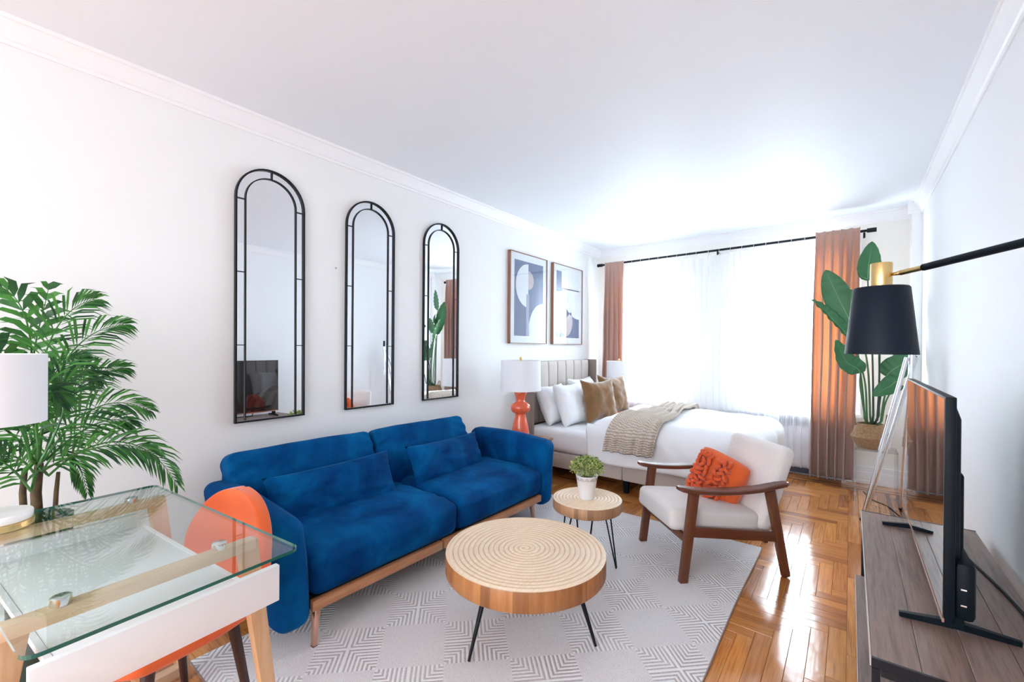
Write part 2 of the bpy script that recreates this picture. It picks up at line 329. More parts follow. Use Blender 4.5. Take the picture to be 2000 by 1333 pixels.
# crown mouldings
PR = [(0, 0), (0, -.10), (.008, -.10), (.012, -.085), (.02, -.08), (.035, -.05), (.05, -.025), (.055, -.018), (.062, -.016), (.065, 0)]
def crown(name, fn, y0, y1):
    b_ = MB(); k = len(PR); vs = [fn(p, q, y) for y in (y0, y1) for p, q in PR]
    b_.add(vs, [(i, (i+1) % k, k+(i+1) % k, k+i) for i in range(k)]+[tuple(range(k)), tuple(range(2*k-1, k-1, -1))])
    return struct(b_.build(name, M['trim']))
crown('trim_1', lambda p, q, y: (XL+p, y, H+q), YF, YB)
crown('trim_2', lambda p, q, y: (XR-p, y, H+q), YF, 5.30)
crown('trim_3', lambda p, q, y: (y, YB-p, H+q), XL, .43)
crown('trim_4', lambda p, q, y: (y, 5.30-p*.6, H+q), .40, XR)
# skirting
def skirt(name, a, b_, n):
    m_ = MB()
    d = Vector(n)
    def bx(t, z0, z1):
        p = Vector(a); q = Vector(b_)+d*t; m_.b2((p.x, p.y, z0), (q.x, q.y, z1))
    bx(.018, 0, .11); bx(.024, .0, .03); bx(.012, .11, .15); bx(.02, .15, .165)
    return struct(m_.build(name, M['trim']))
skirt('baseboard_left', (XL, YF, 0), (XL, YB, 0), (1, 0, 0)); skirt('baseboard_right', (XR, YF, 0), (XR, 5.30, 0), (-1, 0, 0))
skirt('baseboard_window', (XL+.03, YB, 0), (.43, YB, 0), (0, -1, 0))
# windows
for i, (a, b_) in enumerate(WIN):
    f = MB()
    for x in (a, b_-.05): f.b2((x, YB+.02, WZ0), (x+.05, YB+.15, WZ1))
    f.b2((a, YB+.02, WZ0), (b_, YB+.15, WZ0+.05)); f.b2((a, YB+.02, WZ1-.06), (b_, YB+.15, WZ1))
    wo = struct(f.build('window_%d' % (i+1), M['trim'], bevel=.004))
    mz = 1.50
    for z0, z1, yy in ((WZ0+.05, mz, .06), (mz-.02, WZ1-.06, .10)):
        s_ = MB(); x0, x1 = a+.05, b_-.05
        for x in (x0, x1-.035): s_.b2((x, YB+yy, z0), (x+.035, YB+yy+.03, z1))
        s_.b2((x0, YB+yy, z0), (x1, YB+yy+.03, z0+.045)); s_.b2((x0, YB+yy, z1-.035), (x1, YB+yy+.03, z1))
        so = s_.build('sash', M['trim'], wo)
        MB().b2((x0+.035, YB+yy+.012, z0+.045), (x1-.035, YB+yy+.018, z1-.035)).build('pane', M['pane'], wo)
    c = MB(); 
    for x in (a-.07, b_): c.b2((x, YB-.02, WZ0-.02), (x+.07, YB, WZ1+.08))
    c.b2((a-.07, YB-.025, WZ1), (b_+.07, YB, WZ1+.09)); c.build('casing', M['trim'], wo)
    MB().b2((a-.08, YB-.05, WZ0-.03), (b_+.08, YB+.02, WZ0)).build('sill', M['trim'], wo)

# ------------------------------------------------------------------ parquet floor
floor = struct(MB().b2((XL-.15, YF-.15, -.12), (XR+.15, YB+.2, -.010)).build('floor', M['subfloor']))
PW, PN = .066, 6
cache = {}
def plank_mesh(lx, ly, horiz):
    k = (round(lx, 4), round(ly, 4), horiz)
    if k in cache: return cache[k]
    x, y, z, bv = lx/2-.0004, ly/2-.0004, 0.0, .0012
    vs = [(-x, -y, -.012), (x, -y, -.012), (x, y, -.012), (-x, y, -.012), (-x, -y, z-bv), (x, -y, z-bv), (x, y, z-bv), (-x, y, z-bv), (-x+bv, -y+bv, z), (x-bv, -y+bv, z), (x-bv, y-bv, z), (-x+bv, y-bv, z)]
    fs = [(4, 5, 9, 8), (5, 6, 10, 9), (6, 7, 11, 10), (7, 4, 8, 11), (8, 9, 10, 11), (0, 1, 5, 4), (1, 2, 6, 5), (2, 3, 7, 6), (3, 0, 4, 7)]
    me = bpy.data.meshes.new('plank'); me.from_pydata(vs, [], fs); me.materials.append(M['parquet']); uv = me.uv_layers.new(name='UVMap')
    for l in me.loops:
        q = me.vertices[l.vertex_index].co; uv.data[l.index].uv = (q.x, q.y) if horiz else (q.y, q.x)
    cache[k] = me; return me
BX = -.005
rects = []
def addrect(x0, x1, y0, y1, lim, hz):
    x0, x1, y0, y1 = max(x0, lim[0]), min(x1, lim[1]), max(y0, lim[2]), min(y1, lim[3])
    if x1-x0 > .012 and y1-y0 > .012: rects.append((x0, x1, y0, y1, hz))
lim = (XL, BX, YF, YB-.28)
for t in range(-160, 160):
    for s_ in range(-30, 30):
        ox, oy = (t+PN*s_)*PW+BX, (t-PN*s_)*PW+2.142
        if ox < XL-1 or ox > 1 or oy < YF-1 or oy > YB+1: continue
        addrect(ox, ox+PN*PW, oy, oy+PW, lim, True)
        addrect(ox+PN*PW, ox+(PN+1)*PW, oy+(1-PN)*PW, oy+PW, lim, False)
# straight border on the right-hand side and below the windows
xb = BX; inl = []
cols = [(.066, 0), (.066, 0), (.066, 0), (.066, 0), (.022, 1), (.045, 0), (.022, 1), (.066, 0), (.066, 0), (.06, 0)]
for wd, dk in cols:
    x1 = min(xb+wd, XR)
    y = YF+random.random()*.4-.4
    while y < YB-.28:
        L = 3 if dk else .55+random.random()*.3
        q = (xb, x1, max(y, YF), min(y+L, YB-.28), False)
        if q[3]-q[2] > .02: (inl if dk else rects).append(q)
        y += L
    xb = x1
    if xb >= XR: break
y = YB-.28
for wd, dk in [(.022, 1), (.045, 0), (.022, 1), (.066, 0), (.066, 0), (.059, 0)]:
    x = XL-random.random()*.4
    while x < XR:
        L = 4 if dk else .55+random.random()*.3
        q = (max(x, XL), min(x+L, XR), y, y+wd, True)
        if q[1]-q[0] > .02: (inl if dk else rects).append(q)
        x += L
    y += wd
def visible(x, y):
    if -2.2 < x < -.45 and .62 < y < 3.23: return False
    if x > .1 and 1.5 < y < 2.9: return False
    d = Vector((x, y, -1.3)); z = d.dot(f2)
    if z < .3: return False
    u, v_ = 1000+850*d.dot(r3)/z, 680.7-850*d.dot(u3)/z
    return -60 < u < 2060 and v_ < 1400
vis = sorted([q for q in rects if visible((q[0]+q[1])/2, (q[2]+q[3])/2)], key=lambda q: (q[0]+q[1])**2/4+(q[2]+q[3])**2/4)
near = vis[:299]; ns = set(near); rest = [q for q in rects if q not in ns]
for q in near:
    o = bpy.data.objects.new('plank', plank_mesh(q[1]-q[0], q[3]-q[2], q[4])); COL.objects.link(o); o.parent = floor
    o.location = ((q[0]+q[1])/2, (q[2]+q[3])/2, random.uniform(-.0006, 0)); o.rotation_euler = (random.gauss(0, .0016), random.gauss(0, .0016), 0)
mb = MB(); uvs = []
for q in rest:
    z = random.uniform(-.0006, 0); a = .0016
    c = [(q[0], q[2]), (q[1], q[2]), (q[1], q[3]), (q[0], q[3])]; ci = [(q[0]+a, q[2]+a), (q[1]-a, q[2]+a), (q[1]-a, q[3]-a), (q[0]+a, q[3]-a)]
    mb.add([(x, y, -.004) for x, y in c]+[(x, y, z) for x, y in ci], [(0, 1, 5, 4), (1, 2, 6, 5), (2, 3, 7, 6), (3, 0, 4, 7), (4, 5, 6, 7)])
    uvs.append(q[4])
o = mb.build('plank_field', M['parquet'], floor); o['kind'] = 'stuff'
uv = o.data.uv_layers.new(name='UVMap')
for l in o.data.loops:
    q = o.data.vertices[l.vertex_index].co; uv.data[l.index].uv = (q.x, q.y) if uvs[l.vertex_index//8] else (q.y, q.x)
for q in inl:
    MB().b2((q[0]+.0005, q[2]+.0005, -.012), (q[1]-.0005, q[3]-.0005, -.0002)).build('inlay_strip', M['inlay'], floor)

# ------------------------------------------------------------------ rug
RX0, RX1, RY0, RY1 = -2.12, -.45, .60, 3.24
def rugf(u, v_):
    x = RX0+(RX1-RX0)*u; y = RY0+(RY1-RY0)*v_
    if u > .97: x += .004*math.sin(y*4.5)
    return (x, y, .009)
def rugb(u, v_):
    x, y, z = rugf(u, v_); return (x, y, .001)
rug = thing('rug', ((RX0+RX1)/2, (RY0+RY1)/2, 0), 0, 'large cream and grey geometric patterned rug under the blue sofa and round tables', 'rug')
def sh(fn, c): return lambda u, v_: tuple(a-b_ for a, b_ in zip(fn(u, v_), c))
rc = rug.location
MB().grid(sh(rugf, rc), 40, 60).build('pile', M['rug'], rug, smooth=True, solid=0)
e = []
for k in range(61): e.append(rugf(1, k/60))
for k in range(59, -1, -1): e.append(rugf(0, k/60))
be = MB().tube([(p[0]-rc[0], p[1]-rc[1], .0048) for p in e], .0046, 6, closed=True).build('binding', M['rugb'], rug, smooth=True)

# ------------------------------------------------------------------ soft shapes
def softbox(mb, c, d, r, n=6, jig=0, seed=0, mt=None, puff=(0, 0, 0)):
    """rounded box from a cube-sphere; puff bulges faces"""
    hx, hy, hz = (q/2 for q in d); k = n*2
    vs = {}; fs = []
    def key(i, j, f): pass
    pts = []; idx = {}
    def mapc(t):  # t in [-1,1] -> denser near the ends
        return math.copysign(abs(t)**.6, t)
    def put(p):
        kk = tuple(round(q, 5) for q in p)
        if kk in idx: return idx[kk]
        x, y, z = (q for q in p)
        X, Y, Z = x*hx, y*hy, z*hz
        cx, cy, cz = max(-hx+r, min(hx-r, X)), max(-hy+r, min(hy-r, Y)), max(-hz+r, min(hz-r, Z))
        v_ = Vector((X-cx, Y-cy, Z-cz))
        if v_.length > 1e-9: v_ = v_.normalized()*r
        P = Vector((cx, cy, cz))+v_
        P.x += puff[0]*(1-y*y)*(1-z*z)*math.copysign(abs(x)**2, x); P.y += puff[1]*(1-x*x)*(1-z*z)*math.copysign(abs(y)**2, y); P.z += puff[2]*(1-x*x)*(1-y*y)*math.copysign(abs(z)**2, z)
        if jig: P += Vector((nz(P.x+seed, P.y, P.z, 6), nz(P.x, P.y+seed, P.z+5, 6), nz(P.x+9, P.y, P.z+seed, 6)))*jig
        P += Vector(c)
        if mt: P = mt @ P
        idx[kk] = len(pts); pts.append(P); return idx[kk]
    g = [mapc(-1+2*i/k) for i in range(k+1)]
    for ax in range(3):
        for sgn in (-1, 1):
            for i in range(k):
                for j in range(k):
                    q = []
                    for a, b_ in ((i, j), (i+1, j), (i+1, j+1), (i, j+1)):
                        p = [0, 0, 0]; p[ax] = sgn; p[(ax+1) % 3] = g[a]; p[(ax+2) % 3] = g[b_]; q.append(put(p))
                    fs.append(tuple(q))
    return mb.add(pts, fs)
def pillow_mb(w_, h, t, n=22, seed=0, wr=.01, pinch=.08, ears=.0):
    mb = MB()
    def f(side):
        def g(u, v_):
            a, b_ = 2*u-1, 2*v_-1
            e = max(0, (1-abs(a)**3.2))*max(0, (1-abs(b_)**3.2)); th = t/2*e**.5
            x = a*w_/2*(1-pinch*(1-abs(a))**0*(1-b_*b_)**1*abs(a)); y = b_*h/2*(1-pinch*(1-a*a)*abs(b_))
            r_ = abs(a*b_); x += ears*a*r_**3; y += ears*b_*r_**3
            th += wr*nz(a*2+seed, b_*2, side*3, 1.3)*e**.3+wr*.7*nz(a*5, b_*5+seed, side, 1.5)*(1-e*.6)*(1 if e > 0 else 0)
            return Vector((x, y, side*max(th, 0) if e > 0 else 0))
        return g
    mb.grid(f(1), n, n); mb.grid(f(-1), n, n)
    return mb
def frame(o, x, z):
    """matrix at o whose local x is x and whose local z is z"""
    x = Vector(x).normalized(); z = Vector(z); z = (z-x*z.dot(x)).normalized(); y = z.cross(x)
    return Matrix(((x.x, y.x, z.x, o[0]), (x.y, y.y, z.y, o[1]), (x.z, y.z, z.z, o[2]), (0, 0, 0, 1)))
def put(o, mt): o.matrix_world = mt; return o
def weld(o, d=.0005):
    bm = bmesh.new(); bm.from_mesh(o.data); bmesh.ops.remove_doubles(bm, verts=bm.verts, dist=d); bmesh.ops.recalc_face_normals(bm, faces=bm.faces); bm.to_mesh(o.data); bm.free(); return o

# ------------------------------------------------------------------ sofa (local origin on the floor at its middle front)
sofa = thing('sofa', (-2.2, 1.82, 0), 0, 'royal blue velvet two seat sofa with rose wood base rail against the left wall', 'sofa')
SV = M['velvet']
def sl(x, y, z): return (x+2.2, y-1.82, z)
for y0, y1, nm in ((.795, .945, 'armrest'), (2.715, 2.865, 'armrest')):
    mb = MB(); sgn = -1 if y0 < 1 else 1
    softbox(mb, (0, 0, 0), (.80, .15, .50), .058, 8, .003, y0, None, (.006, .004, .012))
    o = mb.build(nm, SV, sofa, smooth=True)
    for v_ in o.data.vertices:
        z = v_.co.z; v_.co.y += sgn*.03*(max(0, z)/.25)**1.5 - sgn*.01*max(0, -z)/.25; v_.co.z -= max(0, v_.co.x)*.05*(z > 0)
        v_.co.x -= .0*max(0, -z)
    o.location = sl(-2.20, (y0+y1)/2, .355)
for y0, y1 in ((.95, 1.835), (1.837, 2.712)):
    mb = MB(); softbox(mb, (0, 0, 0), (.69, y1-y0, .205), .055, 12, .003, y1, None, (.008, .001, .02))
    o = mb.build('seat_cushion', SV, sofa, smooth=True)
    for v_ in o.data.vertices:
        ed = abs(v_.co.y)/((y1-y0)/2); v_.co.z -= .022*max(0, v_.co.x/.345)**3*max(0, v_.co.z)/.1
        if ed > .6 and v_.co.z > -.05: q = .005*math.sin(v_.co.x*60+v_.co.y*30)*(ed-.6)/.4*min(1, max(0, (v_.co.z-.02)/.06)); v_.co.z += q
    o.location = sl(-2.15, (y0+y1)/2, .306)
for y0, y1 in ((.86, 1.72), (1.722, 2.60)):
    mb = MB(); softbox(mb, (0, 0, 0), (.15, y1-y0, .43), .045, 14, .004, y0, None, (.016, .002, .003))
    o = mb.build('back_cushion', SV, sofa, smooth=True)
    for v_ in o.data.vertices:
        ed = abs(v_.co.y)/((y1-y0)/2)
        if ed > .55: v_.co.x += .008*math.sin(v_.co.z*80+abs(v_.co.y)*40)*(ed-.55)/.45
        v_.co.y += .05*(-v_.co.z)/.21*((v_.co.y > 0)-.0)*(1 if y0 > 1.5 else .5)
    o.location = sl(-2.50, (y0+y1)/2, .525); o.rotation_euler = (0, R(-16), 0)
bk = MB().b2(sl(-2.62, .95, .16), sl(-2.5, 2.70, .42)).build('back_frame', SV, sofa, bevel=.02)
for y0, y1 in ((.95, 1.70), (1.712, 2.69)):
    MB().b2(sl(-1.835, y0, .158), sl(-1.805, y1, .205)).build('base_rail', M['rail'], sofa, bevel=.004)
MB().b2(sl(-2.56, .95, .165), sl(-1.835, 2.70, .205)).build('base_frame', M['darkleg'], sofa)
for (x, y, dx, dy) in ((-1.845, .985, .03, -.025), (-1.875, 2.66, -.02, .05), (-2.50, 1.0, -.03, -.03), (-2.50, 2.66, -.03, .03)):
    a, b_ = sl(x, y, .165), sl(x+dx, y+dy, .006)
    lg = MB().bar(a, b_, .036, .03, .022, .018, side=(0, 1, 0)).build('leg', M['copper'], sofa, bevel=.003)
    f = MB().box((b_[0], b_[1], .0045), (.026, .022, .009)).build('foot_cap', M['blackp'], lg)
for (c, w_, h, rz_, lab, sd) in (((-2.285, 1.335, .50), .72, .27, 3, 'longer blue velvet bolster cushion on the near half of the sofa', 1), ((-2.285, 2.20, .50), .70, .27, -3, 'blue velvet bolster cushion on the far half of the sofa by its arm', 5)):
    o = weld(pillow_mb(w_, h, .13, 26, sd, .014, .02, .008).build('lumbar_cushion', SV, None, smooth=True))
    put(o, frame(c, (R(rz_), 1, .03 if sd == 1 else -.01), (1, 0, .42))); tag(o, lab, 'cushion')

# ------------------------------------------------------------------ log tables
def log_table(name, c, r, z, t, side_m, label, nr):
    tb = thing(name, (c[0], c[1], 0), 0, label, 'table')
    n = 96; prof = [(r-.004, z-t), (r, z-t+.006), (r, z-.006), (r-.003, z-.001), (r-.006, z-.003)]
    o = MB().lathe(prof, n).build('log_drum', side_m, tb, smooth=True, angle=50)
    uv = o.data.uv_layers.new(name='UVMap')
    for p in o.data.polygons:
        for li in p.loop_indices:
            q = o.data.vertices[o.data.loops[li].vertex_index].co; a = math.atan2(q.y, q.x)/(2*PI)
            if p.center.x < 0 and p.center.y < 0 and a > .4: a -= 1
            if p.center.x < 0 and p.center.y > 0 and a < -.4: a += 1
            uv.data[li].uv = (a, q.z)
    # carved spiral top
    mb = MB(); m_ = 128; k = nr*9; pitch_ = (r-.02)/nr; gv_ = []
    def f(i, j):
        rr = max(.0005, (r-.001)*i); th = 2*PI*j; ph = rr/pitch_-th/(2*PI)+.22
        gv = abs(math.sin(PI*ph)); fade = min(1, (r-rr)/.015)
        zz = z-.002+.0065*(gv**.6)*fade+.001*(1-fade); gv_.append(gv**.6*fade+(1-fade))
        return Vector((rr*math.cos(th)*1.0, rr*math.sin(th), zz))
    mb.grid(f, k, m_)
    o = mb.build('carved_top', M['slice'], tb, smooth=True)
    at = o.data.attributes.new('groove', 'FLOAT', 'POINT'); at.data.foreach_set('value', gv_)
    return tb
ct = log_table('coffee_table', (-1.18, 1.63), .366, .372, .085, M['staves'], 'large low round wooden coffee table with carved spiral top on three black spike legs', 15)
for a in (-98, 14, 136):
    c, s_ = math.cos(R(a)), math.sin(R(a))
    MB().tube([(.235*c, .235*s_, .29), (.33*c, .33*s_, .012)], [.0125, .006], 12).build('leg', M['black'], ct, smooth=True, angle=40)
    MB().box((.20*c, .20*s_, .2835), (.07, .07, .006)).build('leg_plate', M['black'], ct)
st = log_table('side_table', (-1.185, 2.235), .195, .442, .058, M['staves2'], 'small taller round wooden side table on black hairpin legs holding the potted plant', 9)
for a in (52, 172, 292):
    c, s_ = math.cos(R(a)), math.sin(R(a)); t = Vector((-s_, c, 0)); f0 = Vector((.185*c, .185*s_, .014))
    p0 = Vector((.12*c, .12*s_, .386))
    MB().tube([p0-t*.045, p0-t*.043+Vector((0, 0, -.01)), f0-t*.006+Vector((0, 0, .01)), f0, f0+t*.006+Vector((0, 0, .01)), p0+t*.043+Vector((0, 0, -.01)), p0+t*.045], .0045, 8).build('hairpin_leg', M['black'], st, smooth=True)
# potted plant on it
pp = thing('potted_plant', (-1.178, 2.215, .447), 0, 'small bushy green plant in a white lace-rimmed pot on the small side table', 'plant')
prof = [(.040, 0), (.042, .004), (.060, .128), (.063, .130), (.063, .133), (.056, .133), (.052, .11)]
MB().lathe(prof, 36).build('pot', M['white'], pp, smooth=True, angle=50)
lace = MB()
for k in range(12):
    a = 2*PI*k/12
    for rr, dz in ((.0125, 0), (.006, 0)):
        pts = []
        for j in range(9):
            th = PI*j/8; aa = a+rr*math.cos(th)/.062; z = .108+rr*math.sin(th)*1.1
            R0 = .0405+.0187*(z/.13)+.0022; pts.append((R0*math.cos(aa), R0*math.sin(aa), z))
        lace.tube(pts, .0011, 5)
    z = .103; R0 = .0405+.0187*(z/.13)+.0012
lace.build('lace_band', mat('lace_grey', (.34, .27, .27), .8), pp, smooth=True)  # one even warm grey for all the lace loops
MB().lathe([(.0, .105), (.054, .105), (.054, .110), (0, .112)], 20, caps=False).build('soil', mat('soil', (.03, .02, .015), .9), pp)
fo = MB()
for k in range(900):
    th = random.random()*2*PI; ph = math.acos(random.uniform(-.25, 1)); rr = .085*(random.uniform(.35, 1)**.5)
    c = Vector((rr*math.sin(ph)*math.cos(th)*1.08, rr*math.sin(ph)*math.sin(th)*1.08, .165+rr*math.cos(ph)*.85))
    d = (c-Vector((0, 0, .14))).normalized()+Vector((random.gauss(0, .5), random.gauss(0, .5), random.gauss(0, .4))); d.normalize()
    s_ = d.orthogonal().normalized(); s_ = Matrix.Rotation(random.random()*6, 3, d) @ s_; nn = d.cross(s_); L = random.uniform(.011, .018); wd = L*.36
    fo.add([c, c+d*L*.5+s_*wd-nn*.001, c+d*L, c+d*L*.5-s_*wd-nn*.001, c+d*L*.55+nn*.0015], [(0, 1, 4), (1, 2, 4), (2, 3, 4), (3, 0, 4)])
for k in range(36):
    a = random.random()*6.28; q = random.uniform(.01, .06); fo.tube([(.02*math.cos(a), .02*math.sin(a), .10), (q*math.cos(a), q*math.sin(a), .19-.3*q)], .0012, 4)
o = fo.build('foliage', M['bush'], pp); o['kind'] = 'stuff'

# ------------------------------------------------------------------ armchair  local x = chair's left-to-right seen from behind.., y = backwards
ac = thing('armchair', (-.689, 2.890, 0), R(-45), 'cream armchair with angled walnut wooden arms standing on the rug edge', 'armchair')
def al(s_, n, z): return (n+.25, s_-.3, z)
WX = M['walnut']
for n0 in (.012, -.512):
    MB().bar(al(-.012, n0, 0), al(.05, n0, .50), .045, .034, .052, .034, side=(1, 0, 0)).build('leg', WX, ac, bevel=.004)
    MB().bar(al(.612, n0, .004), al(.508, n0, .50), .042, .034, .052, .034, side=(1, 0, 0)).build('leg', WX, ac, bevel=.006)
    MB().bar(al(.035, n0, .286), al(.55, n0, .236), .056, .026, side=(1, 0, 0)).build('side_rail', M['walnut_x'], ac, bevel=.003)
    ps = cat_rom([al(-.045, n0, .530), al(.06, n0, .512), al(.24, n0, .502), al(.42, n0, .508), al(.52, n0, .522), al(.615, n0, .536)], 5)
    mb = MB(); k = len(ps)
    for i, p in enumerate(ps):
        t = i/(k-1); wd = .030+.010*math.sin(PI*min(1, t*1.2))-(.012 if i in (0, k-1) else 0); th = .013-(.004 if i in (0, k-1) else 0)
        p = Vector(p); mb.v += [tuple(p+Vector((a*wd, 0, b_*th))) for a, b_ in ((-1, -.6), (-.8, -1), (.8, -1), (1, -.6), (1, .6), (.8, 1), (-.8, 1), (-1, .6))]
    for i in range(k-1):
        for j in range(8): mb.f.append((i*8+j, i*8+(j+1) % 8, (i+1)*8+(j+1) % 8, (i+1)*8+j))
    mb.f += [tuple(range(7, -1, -1)), tuple((k-1)*8+j for j in range(8))]
    mb.build('armrest', M['walnut_x'], ac, smooth=True, angle=30)
for s_, z in ((.02, .235), (.50, .215)):
    MB().bar(al(s_, -.50, z), al(s_, 0, z), .045, .022, side=(0, 1, 0)).build('cross_rail', WX, ac, bevel=.003)
mb = MB(); softbox(mb, (0, 0, 0), (.455, .55, .125), .035, 8, .003, 1, None, (.0, .005, .012))
o = mb.build('seat', M['linen'], ac, smooth=True); o.location = al(.21, -.25, .315); o.rotation_euler = (R(-5), 0, 0)
mb = MB(); softbox(mb, (0, 0, 0), (.49, .10, .50), .04, 8, .003, 1, None, (.0, .012, .004))
o = mb.build('backrest', M['boucle'], ac, smooth=True); o.location = al(.575, -.25, .49); o.rotation_euler = (R(-19), 0, 0)
for v_ in o.data.vertices: v_.co.x *= 1+.05*v_.co.z
# orange cushion
cs, sn = math.cos(R(-45)), math.sin(R(-45))
def aw(s_, n, z):
    x, y, _ = al(s_, n, z); return Vector((-.689+x*cs-y*sn, 2.890+x*sn+y*cs, z))
pw_, ph_ = .315, .41
ob = weld(pillow_mb(pw_, ph_, .14, 24, 3, .008, .0, -.018).build('throw_pillow', M['orange_f'], None, smooth=True))
ex = Vector((.86, -.05, -.34))
ez = Vector((-.42, -.85, .06))
put(ob, frame(aw(.355, -.265, .455), ex, ez))
tag(ob, 'burnt orange cushion with rows of chunky yarn loops on the cream armchair', 'cushion')
me = MB(); me.tube([(.0115*math.cos(2*PI*k/10), .0095*math.sin(2*PI*k/10), .0) for k in range(10)], .0082, 8, closed=True); lm = None
for a0, a1 in ((-.145, -.055), (-.030, .060)):
    nc, nr_ = 3, 11
    for i in range(nc):
        for j in range(nr_+(i % 2)):
            x = a0+(a1-a0)*(i+.5)/nc+random.gauss(0, .003); y = -ph_/2+.012+(ph_-.024)*(j+.5)/(nr_+(i % 2))+random.gauss(0, .003)
            a_, b_ = x/(pw_/2), y/(ph_/2); e_ = max(0, 1-abs(a_)**3.2)*max(0, 1-abs(b_)**3.2); z = .070*e_**.45+.020
            if lm is None: l = me.build('yarn_loop', M['orange_y'], None, smooth=True); lm = l
            else: l = lm.copy(); COL.objects.link(l)
            l.parent = ob; l.location = (x, y, z); l.rotation_euler = (R(90)+random.gauss(0, .3), random.gauss(0, .35), random.uniform(0, 3.1)); s_ = random.uniform(1.15, 1.45); l.scale = (s_, s_, s_)
MB().tube([(.088, -.16, .040), (.087, -.08, .060), (.088, .08, .060), (.087, .16, .040)], .003, 6).build('seam', M['orange_f'], ob, smooth=True)

# ------------------------------------------------------------------ desk with glass top
dk = thing('desk', (-1.60, .276, 0), R(5.5), 'clear glass topped desk with pale wooden legs and a white tray', 'desk')
GT = .765
def rrect(x0, x1, y0, y1, r, n=6):
    out = []
    for cx_, cy_, a in ((x1-r, y1-r, 0), (x0+r, y1-r, 90), (x0+r, y0+r, 180), (x1-r, y0+r, 270)):
        out += [(cx_+r*math.cos(R(a+90*k/n)), cy_+r*math.sin(R(a+90*k/n))) for k in range(n+1)]
    return out
pl = rrect(-.475, .475, -.25, .25, .025); k = len(pl)
gm = MB().add([(x, y, GT) for x, y in pl]+[(x, y, GT-.008) for x, y in pl], [tuple(range(k)), tuple(range(2*k-1, k-1, -1))]+[(i, (i+1) % k, k+(i+1) % k, k+i) for i in range(k)])
go = gm.build('glass_top', [M['glass'], M['glassedge']], dk)
for p in go.data.polygons:
    if abs(p.normal.z) < .5: p.material_index = 1
for x in (.245, -.40):
    MB().b2((x-.018, -.245, .708), (x+.018, .245, .738)).build('top_rail', M['oak_y'], dk, bevel=.003)
    for sy in (-1, 1):
        MB().bar((x, sy*.225, .735), (x+.0, sy*.325, .0), .052, .034, .032, .026, side=(1, 0, 0)).build('leg', M['oak'], dk, bevel=.003)
    for y in (-.155, .155):
        MB().lathe([(.017, .7383), (.018, .7395), (.018, .7555), (.016, .7568)], 20, (x, y, 0)).build('glass_spacer', M['chrome'], dk, smooth=True, angle=40)
MB().b2((-.42, -.30, .035), (-.38, .30, .07)).build('stretcher', M['oak_y'], dk, bevel=.003)
MB().b2((-.375, -.175, .640), (.42, .175, .655)).build('tray', M['white'], dk, bevel=.002)
MB().b2((.42, -.235, .628), (.438, .215, .722)).build('front_panel', M['white'], dk, bevel=.002)
MB().b2((-.392, -.185, .64), (-.376, .185, .70)).build('rear_panel', M['white'], dk, bevel=.002)
for y in (-.188, .175): MB().b2((-.375, y, .64), (.42, y+.012, .656)).build('side_panel', M['white'], dk)
# desk lamp
dl = thing('table_lamp', (-1.945, .085, GT), 0, 'white drum lamp with marble and brass base on the glass desk', 'lamp')
MB().lathe([(.066, 0), (.070, .003), (.070, .018), (.066, .020)], 40).build('brass_base', M['brass'], dl, smooth=True, angle=40)
MB().lathe([(.066, .0205), (.068, .024), (.068, .040), (.066, .043)], 40).build('marble_base', M['marble'], dl, smooth=True, angle=40)
MB().tube([(-.0, -.03, .044), (-.0, -.03, .53)], .006, 12).build('pole', M['brass'], dl, smooth=True, angle=50)
def shade(mb, c, r0, r1, z0, z1): return mb.lathe([(r0-.003, z0), (r0, z0), (r1, z1), (r1-.003, z1), (r0-.003, z0)], 48, c, caps=False)
shade(MB(), (0, -.03, 0), .125, .125, .305, .505).build('lamp_shade', M['shade_w'], dl, smooth=True, angle=40)
sp_ = MB()
for a in (0, 120, 240): sp_.tube([(0, -.03, .49), (.122*math.cos(R(a)), -.03+.122*math.sin(R(a)), .49)], .0015, 6)
sp_.build('shade_ring', M['brass'], dl)
# desk chair
dc = thing('desk_chair', (-1.735, .42, 0), R(15), 'orange fabric chair with dark legs tucked beneath the glass desk', 'chair')
def shellf(u, v_):
    # v: 0 seat front .. 1 back top ; u across
    a = 2*u-1
    pr = cat_rom([(0, -.24, .425), (0, -.13, .405), (0, .06, .395), (0, .165, .425), (0, .215, .53), (0, .240, .64), (0, .254, .765)], 8)
    v_ = v_/.5*.55 if v_ < .5 else .55+.45*math.sin((v_-.5)*PI)
    fi = v_*(len(pr)-1); i0 = min(len(pr)-2, int(fi)); p = pr[i0].lerp(pr[i0+1], fi-i0)
    if v_ < .55: wd = .225*(1-(max(0, .14-v_)/.14)**2.5*.75)
    else:
        t = (v_-.55)/.45; wd = .212*math.sqrt(max(0, 1-max(0, (t-.30)/.70)**2.2))+.004
    x = a*wd; side = abs(a)**2.2
    return Vector((x, p.y-.035*side*(v_ > .5)*min(1, (v_-.5)*4)*(wd/.216)**2, p.z+.028*side*(v_ < .62)*(1-max(0, v_-.5)*6 if v_ > .5 else 1)))
o = MB().grid(shellf, 20, 48).build('shell', M['orange_f'], dc, smooth=True, solid=.046); o.modifiers['solid'].offset = 0
q = o.modifiers.new('sub', 'SUBSURF'); q.levels = 1; q.render_levels = 1
for sx in (-1, 1):
    for sy in (-1, 1):
        MB().tube([(sx*.15, sy*.12, .385), (sx*.185, sy*.175, 0)], [.018, .011], 12).build('leg', M['darkleg'], dc, smooth=True, angle=50)
for sy in (-1, 1): MB().bar((-.155, sy*.12, .372), (.155, sy*.12, .372), .02, .02).build('under_bar', M['darkleg'], dc)

